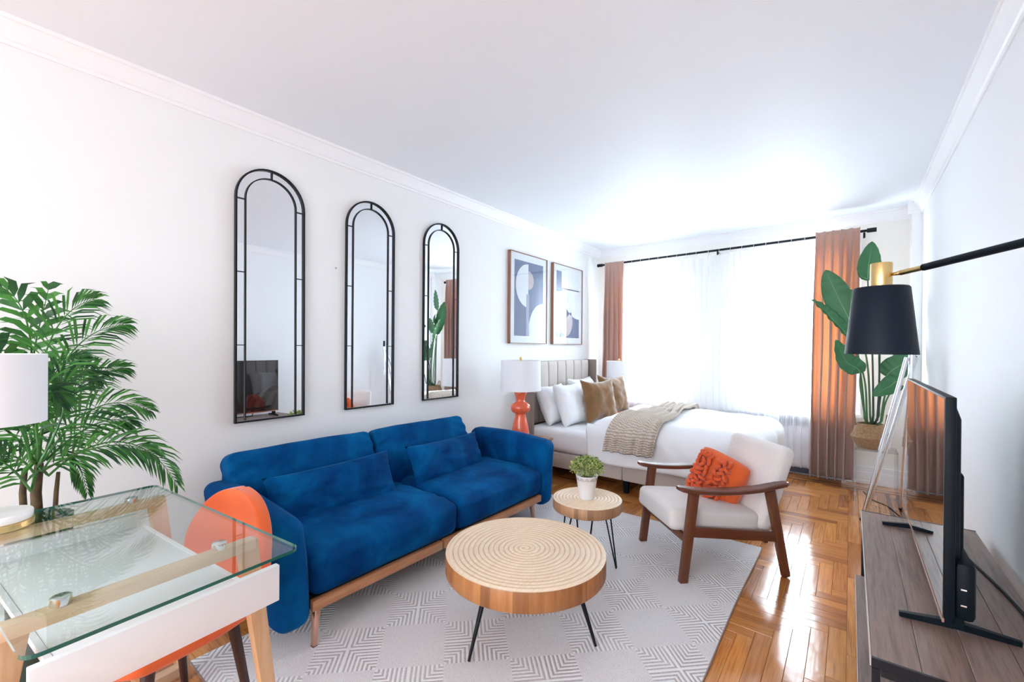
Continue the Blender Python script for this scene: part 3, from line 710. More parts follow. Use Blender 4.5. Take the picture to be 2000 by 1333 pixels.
# ------------------------------------------------------------------ palm behind the desk
pm = thing('potted_palm', (-2.36, .20, 0), 0, 'tall green areca palm in a dark pot between the wall and glass desk', 'plant')
def pml(p): return Vector(p)-Vector((-2.36, .20, 0))
MB().lathe([(.075, 0), (.08, .01), (.088, .64), (.09, .66), (.08, .66), (.078, .62), (0, .62)], 32).build('pot', M['potd'], pm, smooth=True, angle=40)
for (p, r) in (([(-2.35, .195, .62), (-2.36, .19, .75), (-2.35, .197, .86)], .015), ([(-2.39, .165, .62), (-2.40, .16, .75), (-2.40, .165, .84)], .010), ([(-2.34, .235, .62), (-2.34, .24, .75), (-2.34, .245, .82)], .007)):
    MB().tube([pml(q) for q in p], [r*1.1, r, r*.8], 10).build('trunk', M['bark'], pm, smooth=True)
FR = [[(-2.35, .188, 1.06), (-2.35, .197, 1.266), (-2.35, .238, 1.439), (-2.35, .343, 1.477)], [(-2.30, .203, 1.027), (-2.30, .234, 1.248), (-2.30, .308, 1.364), (-2.30, .423, 1.381)],
 [(-2.45, .182, 1.129), (-2.45, .195, 1.324), (-2.45, .168, 1.477), (-2.45, .106, 1.508)], [(-2.25, .199, .887), (-2.25, .282, 1.06), (-2.25, .366, 1.119), (-2.25, .49, 1.037)],
 [(-2.35, .214, .868), (-2.35, .309, .988), (-2.35, .398, 1.028), (-2.35, .458, .968)], [(-2.30, .216, .82), (-2.30, .36, .987), (-2.30, .501, .925), (-2.30, .598, .699)],
 [(-2.40, .192, .902), (-2.40, .198, 1.131), (-2.40, .237, 1.246), (-2.40, .322, 1.234)], [(-2.15, .184, .907), (-2.15, .269, 1.106), (-2.15, .256, 1.215), (-2.15, .177, 1.192)],
 [(-2.20, .165, .903), (-2.20, .141, 1.08), (-2.20, .096, 1.118), (-2.20, .033, 1.042)], [(-2.30, .185, .827), (-2.30, .136, .946), (-2.30, .09, .936), (-2.30, .046, .807)],
 [(-2.40, .179, .962), (-2.40, .153, 1.135), (-2.40, .116, 1.285), (-2.40, .058, 1.338)], [(-2.50, .214, .783), (-2.50, .256, .916), (-2.50, .314, .886), (-2.50, .345, .689)],
 [(-2.45, .196, 1.05), (-2.45, .169, 1.246), (-2.45, .208, 1.363), (-2.45, .228, 1.522)], [(-2.40, .219, .897), (-2.40, .272, 1.166), (-2.40, .329, 1.245), (-2.40, .344, 1.162)],
 [(-2.25, .169, .786), (-2.25, .122, .903), (-2.25, .066, .965), (-2.25, .004, .927)], [(-2.10, .174, .968), (-2.10, .156, 1.154), (-2.10, .19, 1.219), (-2.10, .226, 1.097)],
 [(-2.30, .20, .84), (-2.24, .30, .92), (-2.2, .40, .95), (-2.2, .50, .86)], [(-2.42, .2, .95), (-2.5, .28, 1.1), (-2.5, .36, 1.2), (-2.5, .46, 1.2)], [(-2.38, .18, .86), (-2.42, .15, 1.15), (-2.48, .1, 1.3), (-2.55, .0, 1.3)], [(-2.36, .19, .86), (-2.3, .1, 1.1), (-2.2, -.05, 1.15), (-2.1, -.2, 1.0)]]
def frond(cp, i):
    base = Vector((-2.355, .195, .84)); p0 = Vector(cp[0])
    pts = bez(cp, 34); mb = MB()
    stem = bez([base, base.lerp(p0, .33)+Vector((0, 0, .02)), base.lerp(p0, .66), p0], 6) if (p0-base).length > .05 else []
    allp = [pml(q) for q in stem[:-1]+pts]; k = len(allp)
    mb.tube(allp, [.0042*(1-j/k)+.0008 for j in range(k)], 5)
    nst = len(allp)-len(pts); wide = i in (2, 10, 12)
    L0 = (sum((pts[j+1]-pts[j]).length for j in range(34)))
    for j in range(3, 35, 1):
        if j < 28 and (j % 3 == 1): continue
        t = j/34; p = pml(pts[j]); d = (pts[min(34, j+1)]-pts[j-1]).normalized()
        up = Vector((1, 0, .25)); sd = d.cross(up).normalized(); nrm = sd.cross(d).normalized()
        Ln = (.13 if not wide else .11)*(math.sin(PI*(.12+.80*t))**.7)*min(1.15, .55+L0*1.2)
        for sg in (-1, 1):
            if wide and j % 3: continue
            L = Ln*random.uniform(.85, 1.1); wd = (.0042 if not wide else .011)*random.uniform(.8, 1.2)
            dr = (sd*sg*(.85-.45*t)+d*(.55+.5*t)+nrm*random.gauss(.08, .16)).normalized()
            g = Vector((0, 0, -1)); q0 = p; q1 = p+dr*L*.35; q2 = q1+(dr+g*.40).normalized()*L*.35; q3 = q2+(dr+g*.95).normalized()*L*.32
            wv_ = dr.cross(Vector((.8, 0, .5))+nrm*.4).normalized()
            mb.add([q0, q1+wv_*wd, q1-wv_*wd, q2+wv_*wd*.85, q2-wv_*wd*.85, q3, (q1+q2)/2+Vector((.0, 0, -.0015))], [(0, 1, 2), (1, 3, 6), (3, 4, 6), (4, 2, 6), (2, 1, 6), (3, 5, 4)])
    return mb.build('frond', M['palm'], pm)
for i, cp in enumerate(FR): frond(cp, i)

# ------------------------------------------------------------------ arched mirrors
def arch(w_, h, n=24):
    r = w_/2; return [(-r, 0), (-r, h-r)]+[(-r*math.cos(PI*k/n), h-r+r*math.sin(PI*k/n)) for k in range(1, n)]+[(r, h-r), (r, 0)]
MW, MH = .40, 1.48
def band(mb, outer, inner, x0, x1):
    k = len(outer); vs = [(x, y, z) for x in (x0, x1) for y, z in outer]+[(x, y, z) for x in (x0, x1) for y, z in inner]
    O0, O1, I0, I1 = 0, k, 2*k, 3*k; fs = []
    for i in range(k):
        j = (i+1) % k
        fs += [(O0+i, O0+j, O1+j, O1+i), (I0+i, I1+i, I1+j, I0+j), (O1+i, O1+j, I1+j, I1+i), (O0+i, I0+i, I0+j, O0+j)]
    return mb.add(vs, fs)
def inset(pts, d):
    w_ = MW-2*d; q = arch(w_, MH-2*d if False else MH-2*d); return [(y, z+d) for y, z in q]
for i, (y, lab) in enumerate(((1.166, 'largest looking arched black framed wall mirror nearest the desk, reflecting the television'), (1.855, 'middle one of three arched black framed mirrors above the sofa'), (2.542, 'arched black framed mirror nearest the bed, reflecting green leaves and a curtain'))):
    mr = thing('wall_mirror', (XL+.002, y, .862), 0, lab, 'mirror')
    mr.rotation_euler = ((0, R(-.5), R(2.1)) if i == 0 else (0, 0, 0)); mr.location.x += .020 if i == 0 else 0
    out = arch(MW, MH); band(MB(), out, inset(out, .0095), 0, .020).build('frame', M['black'], mr)
    k = len(out); MB().add([(.008, a, b_) for a, b_ in inset(out, .008)]+[(.003, a, b_) for a, b_ in inset(out, .008)], [tuple(range(k)), tuple(range(2*k-1, k-1, -1))]).build('mirror_glass', M['mirror'], mr)
    d = .052; q0 = inset(out, d); q1 = inset(out, d+.006)
    q0[0] = (q0[0][0], .012); q0[-1] = (q0[-1][0], .012); q1[0] = (q1[0][0], .012); q1[-1] = (q1[-1][0], .012)
    im = MB(); kk = len(q0); vs = [(x, a, b_) for x in (.0085, .017) for a, b_ in q0]+[(x, a, b_) for x in (.0085, .017) for a, b_ in q1]
    fs = []
    for a in range(kk-1):
        b_ = a+1; fs += [(a, b_, kk+b_, kk+a), (2*kk+a, 3*kk+a, 3*kk+b_, 2*kk+b_), (kk+a, kk+b_, 3*kk+b_, 3*kk+a)]
    im.add(vs, fs).build('inner_frame', M['black'], mr)
    for sy in (-1, 1):
        for z in (.44, .855, 1.27):
            MB().b2((.0085, sy*.148, z-.0022), (.016, sy*.191, z+.0022)).build('glazing_bar', M['black'], mr)
    MB().b2((.0085, -.003, MH-.055), (.017, .003, MH-.01)).build('glazing_bar', M['black'], mr)
for (y, z, lab) in ((1.59, 1.828, 'tiny white wall plug between the first and second arched mirrors'), (2.065, 1.750, 'tiny white wall plug between the second and third arched mirrors')):
    o = MB().tube([(0, 0, 0), (.006, 0, 0)], [.007, .005], 12).build('wall_plug', M['artpink'], None, smooth=True); o.location = (XL, y, z); tag(o, lab, 'wall plug')

# ------------------------------------------------------------------ framed prints
def disc(mb, x, cy, cz, r, a0, a1, n=24, ry=1, x2=None):
    pts = [(cy, cz)]+[(cy+r*ry*math.cos(R(a0+(a1-a0)*k/n)), cz+r*math.sin(R(a0+(a1-a0)*k/n))) for k in range(n+1)]
    k = len(pts); return mb.add([(x, a, b_) for a, b_ in pts]+[(x-.0006, a, b_) for a, b_ in pts], [tuple(range(k)), tuple(range(2*k-1, k-1, -1))]+[(i, (i+1) % k, k+(i+1) % k, k+i) for i in range(k)])
for i, (y0, y1, lab) in enumerate(((3.455, 4.13, 'brown framed abstract print with a white half moon on blue, left one'), (4.262, 4.95, 'brown framed abstract print with a white curved shape on top, right one'))):
    W_, Z0, Z1 = y1-y0, 1.342, 2.29
    pc = thing('framed_print', (XL+.002, (y0+y1)/2, (Z0+Z1)/2), 0, lab, 'picture'); hw, hh = W_/2, (Z1-Z0)/2; D = .036
    fm = MB(); t = .007
    for a in (-1, 1): fm.b2((0, a*hw, -hh), (D, a*(hw-t), hh)); fm.b2((0, -hw, a*hh), (D, hw, a*(hh-t)))
    fm.build('frame', M['frame_w'], pc)
    MB().b2((.001, -hw+t, -hh+t), (.026, hw-t, hh-t)).build('mat_board', M['mat'], pc)
    a, c = hw-.075, hh-.08
    MB().b2((.0261, -a, -c), (.0265, a, c)).build('print_ground', M['artblue'], pc)
    def clipy(mb): 
        mb.v = [(x, max(-a, min(a, y)), max(-c, min(c, z))) for x, y, z in mb.v]; return mb
    if i == 0:
        clipy(disc(MB(), .0275, -.02, .14, .23, 90, 270, ry=.95)).build('white_half_moon', M['artwhite'], pc)
        clipy(disc(MB(), .0278, -.02, .20, .10, -90, 90, ry=1.0)).build('blush_half_moon', M['artpink'], pc)
        clipy(MB().b2((.027, -.055, -.40), (.0278, -.005, .05))).build('lilac_band', M['artlilac'], pc)
        mb = disc(MB(), .0275, a, -.33, .30, 90, 180, ry=.9); mb.b2((.0269, -.0, -c), (.0275, a, -.33)); clipy(mb).build('white_arch', M['artwhite'], pc)
    else:
        mb = disc(MB(), .0275, a, .20, .36, 180, 270, ry=1.15); mb.b2((.0269, -.155, .19), (.0275, a, c)); mb.v = [(x, max(-.155, min(a, y)), max(-c, min(c, z))) for x, y, z in mb.v]; mb.build('white_curve', M['artwhite'], pc)
        clipy(disc(MB(), .0275, -.13, .06, .10, 90, 270)).build('blush_half_moon', M['artpink'], pc)
        clipy(disc(MB(), .0275, -.10, -.20, .19, -90, 40, ry=1.1)).build('pale_half_moon', M['artpink'], pc)
    MB().b2((.029, -hw+t, -hh+t), (.031, hw-t, hh-t)).build('glazing', M['pane'], pc)

# ------------------------------------------------------------------ bed
bd = thing('bed', (-1.62, 4.32, 0), 0, 'beige upholstered bed frame with channelled headboard against the left wall', 'bed')
def bl(x, y, z): return (x+1.62, y-4.32, z)
BY0, BY1 = 3.66, 4.98
for x0, x1 in ((-2.62, -1.60), (-1.597, -.64)):
    MB().b2(bl(x0, BY0, .12), bl(x1, BY1, .262)).build('base', M['headb'], bd, bevel=.012)
for x, y in ((-2.05, 3.72), (-1.58, 3.72), (-.75, 3.72), (-2.5, 3.72), (-.75, 4.9), (-1.58, 4.9), (-2.5, 4.9)):
    MB().bar(bl(x, y, .125), bl(x, y, .001), .05, .05, .035, .035).build('leg', M['blackp'], bd)
HZ = 1.155
MB().b2(bl(-2.745, BY0-.01, .10), bl(-2.69, BY1+.06, HZ-.005)).build('headboard', M['headd'], bd, bevel=.01)
nc = 7; ys = [BY0+.03+(BY1-BY0)*k/nc for k in range(nc+1)]; ym = (BY0+BY1)/2+.03
for k in range(nc):
    mb = MB(); softbox(mb, (0, 0, 0), (.05, ys[k+1]-ys[k]-.003, .66), .02, 4, 0, 0, None, (.008, 0, 0))
    o = mb.build('headboard_channel', M['headb'], bd, smooth=True); o.location = bl(-2.67, (ys[k]+ys[k+1])/2, HZ-.335)
    for v_ in o.data.vertices: v_.co.y += (v_.co.z-.33)*.06*((ys[k]+(0 if v_.co.y < 0 else ys[k+1]-ys[k]))-ym)*1.2
for y in (BY0-.015, BY1+.045):
    MB().b2(bl(-2.745, y-.0, .10), bl(-2.56, y+.035, HZ)).build('headboard_wing', M['headd'], bd, bevel=.012)
mt_ = MB(); softbox(mt_, (0, 0, 0), (2.0, 1.30, .235), .06, 9, .004, 2, None, (0, .006, .008))
o = mt_.build('mattress', M['bedding'], None, smooth=True); o.location = (-1.64, 4.32, .382); tag(o, 'thick mattress in a white fitted sheet on the beige bed', 'mattress')
for v_ in o.data.vertices:
    if v_.co.y < -.5 and v_.co.x < -.2: v_.co.y += .006*math.sin(v_.co.x*60+v_.co.z*25)*(1-abs(v_.co.z)/.13)
def drape(x0, x1, y0, y1, Rr, ztop):
    def f(x, y):
        ex = x1 and (x-x1 if x > x1 else (x-x0 if x < x0 else 0)); ey = y-y1 if y > y1 else (y-y0 if y < y0 else 0)
        e = math.hypot(ex, ey); cx_ = min(max(x, x0), x1); cy_ = min(max(y, y0), y1)
        if e < 1e-9: h = 0; d = 0; ux = uy = 0
        else:
            ux, uy = ex/e, ey/e; q = e/Rr
            if q < PI/2: h = Rr*math.sin(q); d = Rr*(1-math.cos(q))
            else: h = Rr; d = Rr+(e-Rr*PI/2)
        return Vector((cx_+ux*h, cy_+uy*h, ztop-d)), ux, uy, d
    return f
# duvet
Rr = .15; df = drape(-1.80, -.66, 3.755, 4.885, Rr, .655)
L_ = Rr*PI/2-Rr
def duvet(u, v_):
    x = -2.06+(-.66+Rr+.34+2.06)*u; y = 3.755-Rr-.325+(4.885-3.755+2*(Rr+.325))*v_
    yy = (y-3.755)/(4.885-3.755)
    x -= 0.0
    p, ux, uy, d = df(max(x, -1.80), y)
    if x < -1.80:   # head end: folded edge thins down
        p.x = x; t = (-1.80-x)/.26; p.z -= .11*t*t*(1 if d < .05 else .0)
    p.x += .12*(yy-.5)*max(0, (-1.3-p.x))*-1.0 + .12*max(0, -1.5-p.x)*(1-min(1, max(0, yy)))
    top = 1 if d < .02 else max(0, 1-d*3)
    p.z += (.026*nz(p.x, p.y, 0, 2.2)+.012*nz(p.x*1.5, p.y, 4, 5)-.010*abs(nz(p.x+p.y*.6, p.y-p.x*.5, 9, 4)))*top-.010*top
    hang = min(1, d/.2); w1 = math.sin((p.x*11+1.5*nz(p.x, 0, p.z, 3))+p.z*2)
    p.y += uy*hang*(.014*w1+.016*nz(p.x+p.z*.6, p.z*.6, 2, 7)); p.x += ux*hang*(.012*math.sin(p.y*12)+.01*nz(p.y, p.z, 3, 5))
    if d > .3: p.z += .015*nz(p.x*2, p.y*2, 7, 2)
    return p
o = MB().grid(duvet, 90, 100).build('duvet', M['bedding'], None, smooth=True, solid=.022); tag(o, 'white puffy duvet spread over the lower part of the bed', 'duvet')
# throw
tf = drape(-3, 3, 3.755, 4.885, Rr+.02, .682)
def throwf(u, v_):
    y = 3.755-Rr-.02-.215+(1.13+.42+.33)*v_; spread = .155+.06*(1-v_)**2+.02*math.sin(v_*9)
    xc = -1.46+.06*math.sin(v_*5)+.10*(v_-.5)
    p, ux, uy, d = tf(0, y)
    if v_ > .97: pass
    p.x = xc+(u-.5)*2*spread
    fo_ = .019*math.sin(u*30+4*nz(u, v_*2, 0, 2)+v_*5)+.008*math.sin(u*70+v_*5)
    n_ = Vector((0, uy, 0))*min(1, d/.15)+Vector((0, 0, 1))*(1-min(1, d/.15))
    p += n_*(fo_+.040*(.4+.6*min(1, d/.1))+.004); p.z += (.022*nz(p.x, p.y, 0, 2.2))*(1 if d < .02 else max(0, 1-d*3))
    return p
o = MB().grid(throwf, 90, 110).build('throw_blanket', M['knit'], None, smooth=True, solid=.006, gridsize=(90, 110)); tag(o, 'beige chunky knit throw draped across the white duvet', 'blanket')
# pillows
def pil(name, c, w_, h, t, zdir, xdir, m, lab, sd, ears=.02, wr=.012):
    o = weld(pillow_mb(w_, h, t, 24, sd, wr, .07, ears).build(name, m, None, smooth=True)); put(o, frame(c, xdir, zdir)); return tag(o, lab, 'pillow')
pil('pillow', (-2.50, 3.98, .70), .50, .42, .20, (1, 0, .45), (0, 1, 0), M['bedding'], 'white pillow leaning on the headboard, nearest the orange bedside lamp', 1, .01)
pil('pillow', (-2.31, 4.03, .712), .52, .44, .19, (1, -.05, .38), (.06, 1, 0), M['bedding'], 'white pillow in front, directly left of the brown velvet pillows', 2, .01)
pil('pillow', (-2.50, 4.62, .73), .54, .44, .20, (1, 0, .35), (0, 1, 0), M['bedding'], 'white pillow at the back, partly behind the brown velvet pillows', 3, .015)
pil('throw_pillow', (-2.10, 4.22, .742), .42, .42, .18, (1, -.35, .22), (.35, 1, .02), M['brownv'], 'caramel brown velvet pillow in front, nearer the white pillows', 4, .03, .016)
pil('throw_pillow', (-2.15, 4.67, .765), .42, .42, .17, (1, -.25, .22), (.25, 1, -.02), M['brownv'], 'caramel brown velvet pillow behind, nearer the window', 5, .03, .016)

# nightstands and coral lamps
def nightstand(x0, x1, y0, y1, lab):
    n_ = thing('nightstand', ((x0+x1)/2, (y0+y1)/2, 0), 0, lab, 'nightstand'); a, b_ = (x1-x0)/2, (y1-y0)/2
    MB().b2((-a, -b_, .460), (a, b_, .482)).build('top', M['nstand'], n_, bevel=.004)
    MB().b2((-a+.01, -b_+.01, .22), (a-.01, b_-.01, .459)).build('body', M['nstand'], n_)
    for z in (.235, .345):
        d_ = MB().b2((a-.0095, -b_+.02, z), (a+.004, b_-.02, z+.10)).build('drawer', M['nstand'], n_, bevel=.003)
        MB().tube([(a+.004, 0, z+.05), (a+.02, 0, z+.05)], [.006, .01], 12).build('knob', M['brass'], d_, smooth=True, angle=40)
    for sx in (-1, 1):
        for sy in (-1, 1): MB().bar((sx*(a-.04), sy*(b_-.04), .22), (sx*(a-.02), sy*(b_-.02), 0), .035, .035, .02, .02).build('leg', M['nstand'], n_)
    return n_
nightstand(-2.70, -2.13, 2.93, 3.36, 'brown wooden nightstand between the sofa arm and the bed')
nightstand(-2.54, -2.17, 5.03, 5.22, 'brown wooden nightstand behind the bed beside the window curtain')
def coral_lamp(loc, s_, lab, sr):
    l = thing('table_lamp', loc, 0, lab, 'lamp')
    MB().lathe([(.086*s_, 0), (.088*s_, .004), (.088*s_, .024*s_), (.084*s_, .026*s_)], 36).build('base', M['brass'], l, smooth=True, angle=40)
    pr = [(.083, .027), (.081, .04), (.072, .10), (.058, .17), (.048, .21), (.05, .222), (.075, .235), (.088, .255), (.091, .275), (.086, .297), (.068, .315), (.045, .326), (.040, .335), (.044, .36), (.056, .40), (.060, .413), (.056, .416), (.02, .417)]
    MB().lathe([(a*s_, b_*s_) for a, b_ in pr], 40).build('body', M['coral'], l, smooth=True)
    MB().tube([(0, 0, .417*s_), (0, 0, .72*s_)], .008, 10).build('stem', M['brass'], l, smooth=True, angle=50)
    shade(MB(), (0, 0, 0), sr, sr*.965, .43*s_, .70*s_).build('lamp_shade', M['shade_w'], l, smooth=True, angle=40)
    h = MB(); 
    for a in (0, 120, 240): h.tube([(0, 0, .68*s_), (.96*sr*math.cos(R(a)), .96*sr*math.sin(R(a)), .68*s_)], .0022, 6)
    h.build('shade_ring', M['brass'], l); MB().lathe([(.004, .70*s_), (.012, .712*s_), (.012, .725*s_), (.003, .735*s_)], 16).build('finial', M['brass'], l, smooth=True); return l
coral_lamp((-2.36, 3.165, .482), 1.0, 'coral red ceramic lamp with white drum shade on the near nightstand', .185)
coral_lamp((-2.285, 5.11, .482), .94, 'lamp with white drum shade on the far side of the bed by the curtain', .15)

# ------------------------------------------------------------------ radiator cover, rod, curtains
rcv = thing('radiator_cover', (-1.25, 5.40, 0), 0, 'long low white slotted radiator cover below the two windows', 'radiator')
X0, X1, RYF, RYB, RZ = -1.22, 1.22, -.03, .045, .650
MB().b2((X0, RYF, RZ-.02), (X1, RYB, RZ)).build('top', M['trim'], rcv, bevel=.003)
fp = MB(); bays = [(-1.22, -.62), (-.61, -.01), (.0, .60), (.61, 1.22)]
SZ0, SZ1 = .505, .615
fp.b2((X0, RYF, .10), (X1, RYF+.015, SZ0)); fp.b2((X0, RYF, SZ1), (X1, RYF+.015, RZ-.021))
for a, b_ in bays:
    fp.b2((a, RYF, SZ0), (a+.055, RYF+.015, SZ1)); fp.b2((b_-.055, RYF, SZ0), (b_+.01, RYF+.015, SZ1))
for x in (X0, X1-.02): fp.b2((x, RYF+.015, .0), (x+.02, RYB, RZ-.021))
fp.b2((X0, RYF+.004, .0), (X0+.03, RYF+.014, .10)); fp.b2((X1-.03, RYF+.004, 0), (X1, RYF+.014, .10))
fp.build('front_panel', M['trim'], rcv)
MB().b2((X0+.02, RYF+.045, .02), (X1-.02, RYF+.055, RZ-.03)).build('radiator_core', mat('radiator_dark', (.10, .13, .20), .6), rcv)
slat = None
for a, b_ in bays:
    x = a+.068
    while x < b_-.06:
        if slat is None: slat = MB().b2((-.004, RYF+.002, SZ0), (.004, RYF+.013, SZ1)).build('slat', M['trim'], rcv); o = slat
        else: o = slat.copy(); COL.objects.link(o); o.parent = rcv
        o.location = (x, 0, 0); x += .0205
rod = thing('curtain_rod', (-1.22, 5.33, 2.42), 0, 'long black metal curtain rod above the windows', 'curtain rod')
MB().tube([(-1.42, 0, -.012), (1.36, 0, .016)], .0125, 14).build('pole', M['black'], rod, smooth=True, angle=50)
for x, z in ((-1.44, -.012), (1.37, .016)): MB().tube([(x-.035, 0, z), (x+.035, 0, z)], [.021, .021], 16).build('finial', M['black'], rod, smooth=True, angle=50)
for x in (-1.33, .02, 1.315):
    MB().tube([(x, .0, -.02), (x, .145, -.02)], .007, 8).tube([(x, 0, -.05), (x, 0, -.0)], .009, 10).build('bracket', M['black'], rod, smooth=True, angle=50)
def drapef(x0t, x1t, x0b, x1b, ztop, zbot, nf, amp, ph, yc):
    def f(u, v_):
        z = ztop+(zbot-ztop)*v_; x = (x0t+(x0b-x0t)*v_)*(1-u)+(x1t+(x1b-x1t)*v_)*u
        g = min(1, .35+v_*2.2); a = 2*PI*nf*u+ph; tight = math.exp(-((v_*ztop-.06)/.05)**2)
        y = yc-amp*g*(math.copysign(abs(math.sin(a))**.7, math.sin(a))+.22*math.sin(2.3*a+1+v_*2))*(1-.45*tight)
        x += .020*g*math.cos(a)+.008*nz(u*6, v_*3, ph, 1)
        return Vector((x, y+.006*nz(u*8, v_*5, ph, 1), z))
    return f
for i, (a, lab) in enumerate((((-2.575, -2.30, -2.60, -2.265, 2.425, .06, 4.5, .032, 0, 5.286), 'mauve brown velvet curtain panel at the left end of the rod'), ((-.285, .06, -.315, .015, 2.462, .045, 5.0, .055, 1.0, 5.262), 'mauve brown velvet curtain panel at the right end, glowing orange in the daylight'))):
    o = MB().grid(drapef(*a), 170, 60).build('curtain', M['drape'], None, smooth=True, solid=.003); tag(o, lab, 'curtain')
for i, (a, lab) in enumerate((((-2.32, -1.315, -2.32, -1.315, 2.375, .085, 15, .011, 0, 5.335), 'white sheer curtain panel over the left window'), ((-1.295, -.26, -1.295, -.26, 2.39, .09, 16, .011, 2, 5.337), 'white sheer curtain panel over the right window'))):
    f0 = drapef(*a)
    def fs_(u, v_, f0=f0, nr=9):
        p = f0(u, v_); p.z -= .022*abs(math.sin(PI*nr*u))*math.exp(-v_*22); return p
    o = MB().grid(fs_, 200, 40).build('sheer_curtain', M['sheer'], None, smooth=True); tag(o, lab, 'curtain')
    x0, x1 = a[0], a[1]; rg = None
    for k in range(10):
        x = x0+(x1-x0)*k/9; zc = 2.42+(.0175+.0095*0)*0+(-.012+.028*((x+1.22)+1.42)/2.78)
        if i == 0 and k == 9 or x > -.3 or x < -2.26: continue
        if rg is None: rg = MB().tube([(0, .021*math.cos(2*PI*j/16), .021*math.sin(2*PI*j/16)) for j in range(16)], .0018, 6, closed=True).build('curtain_ring', M['chrome'], None, smooth=True); o2 = rg
        else: o2 = rg.copy(); COL.objects.link(o2)
        o2.location = (x, 5.33, zc-.009); tag(o2, 'thin metal ring hanging the left sheer curtain on the rod' if i == 0 else 'thin metal ring hanging the right sheer curtain on the rod', 'curtain ring', 'rings of the left sheer curtain' if i == 0 else 'rings of the right sheer curtain')

# ------------------------------------------------------------------ acrylic stand, basket plant
as_ = thing('acrylic_table', (.14, 5.10, 0), 0, 'clear acrylic side table holding the basket of big leaves', 'side table')
MB().b2((-.105, -.13, .405), (.19, .13, .418)).build('top', M['acrylic'], as_)
for x in (-.105, .178): MB().b2((x, -.13, .001), (x+.012, .13, .405)).build('side_panel', M['acrylic'], as_)
bp = thing('basket_plant', (.145, 5.08, .419), 0, 'tall leafy plant in a woven belly basket on the clear table near the corner', 'plant')
prof = [(.085, 0), (.095, .004), (.125, .05), (.143, .095), (.146, .102), (.138, .11), (.125, .15), (.105, .20), (.095, .222), (.090, .222), (.10, .19), (.11, .16), (.0, .16)]
pf = MB().lathe(prof, 48).build('basket', M['basket'], bp, smooth=True, angle=60)
for sx in (-1, 1):
    pts = [(sx*(.105+.008*math.sin(PI*k/10)), -.03*math.cos(PI*k/10), .20+.105*math.sin(PI*k/10)) for k in range(11)]
    MB().tube(pts, .006, 8).build('handle', M['basket'], bp, smooth=True)
def bpl(p): return Vector(p)-Vector((.145, 5.08, .419))
def bleaf(cp, frac, width, nd, fold=.25, droop=0, seed=0):
    """cp: 4 control points base->tip; blade occupies the last frac"""
    pts = [bpl(q) for q in bez(cp, 40)] if len(cp) == 4 else [bpl(q) for q in cp]
    pts = [bpl(q) for q in cat_rom(cp, 14)]; n = len(pts); k0 = int(n*(1-frac)); base = pts[:k0+1]; bl_ = pts[k0:]
    base = [Vector((.02*math.cos(seed*1.7), .02*math.sin(seed*1.7), .16))]+base[2:]
    m1 = MB().tube(base, [.0085-.004*i/len(base) for i in range(len(base))], 8)
    st_ = m1.build('stem', M['stem'] if seed % 3 else M['stemd'], bp, smooth=True)
    nd = Vector(nd).normalized(); mb = MB(); k = len(bl_)-1; m_ = 12
    def g(u, v_):
        i = min(k, int(round(u*k))); p = bl_[i]; d = (bl_[min(k, i+1)]-bl_[max(0, i-1)]).normalized(); s_ = d.cross(nd).normalized(); nn = s_.cross(d)
        a = 2*v_-1; wd = width*(math.sin(PI*min(1, u**.75*.98+.02))**.62)*(1 if u < 1 else 0)
        return p+s_*a*wd+nn*(fold*abs(a)*wd+.006*math.sin(u*38+a*2)*abs(a)-droop*a*a*wd)
    mb.grid(g, k, m_)
    lo = mb.build('leaf', M['bird'], bp, smooth=True, solid=.0015)
    mr_ = MB().tube(bl_[:-1], [.0035-.0028*i/k for i in range(k)], 6).build('midrib', mat('midrib_green', (.22, .42, .18), .5) if 'midrib_green' not in bpl_m else bpl_m['midrib_green'], lo, smooth=True)
    bpl_m.setdefault('midrib_green', mr_.data.materials[0])
bpl_m = {}
LV = [([(.108, 5.0, .635), (.077, 5.0, 1.044), (.023, 5.0, 1.458), (-.10, 5.0, 1.80), (-.191, 4.98, 2.044)], .47, .11, (-.1, -1, .1), .12, 0, 1),
 ([(.12, 4.98, .647), (.097, 4.96, 1.049), (-.005, 4.92, 1.387), (-.15, 4.86, 1.60), (-.283, 4.80, 1.756)], .50, .075, (.3, -.6, .8), .35, 0, 2),
 ([(.168, 5.12, .625), (.157, 5.12, 1.227), (.128, 5.12, 1.75), (.12, 5.10, 2.0), (.145, 5.08, 2.28)], .33, .088, (.25, -1, 0), .15, 0, 3),
 ([(.143, 4.98, .641), (.122, 4.98, 1.138), (.066, 4.98, 1.502), (.03, 4.97, 1.68), (-.005, 4.95, 1.845)], .26, .05, (.5, -1, .2), .5, 0, 4),
 ([(.113, 4.95, .649), (.069, 4.92, .98), (.06, 4.88, 1.12), (-.03, 4.84, 1.20), (-.105, 4.80, 1.39)], .55, .085, (.4, -1, .25), .2, 0, 5),
 ([(.185, 5.0, .644), (.217, 5.0, .95), (.25, 4.98, 1.08), (.33, 4.96, 1.17), (.44, 4.95, 1.25)], .52, .10, (0, -1, .2), .12, 0, 6),
 ([(.215, 4.95, .661), (.24, 4.92, .85), (.30, 4.85, 1.03), (.26, 4.80, 1.0), (.15, 4.76, .915)], .50, .075, (.1, -1, .5), .15, 0, 7),
 ([(.205, 5.12, .625), (.208, 5.15, 1.228), (.213, 5.15, 1.45), (.25, 5.12, 1.62), (.28, 5.08, 1.80)], .38, .10, (.2, -1, .1), .15, 0, 8),
 ([(.19, 5.04, .63), (.20, 5.0, 1.0), (.19, 4.9, 1.35), (.16, 4.82, 1.55), (.14, 4.72, 1.7)], .42, .10, (0, -.6, 1), .15, 0, 9),
 ([(.21, 5.0, .63), (.24, 5.02, .9), (.30, 5.05, 1.1), (.36, 5.08, 1.2), (.40, 5.1, 1.42)], .4, .08, (-.2, -1, .3), .15, 0, 10)]
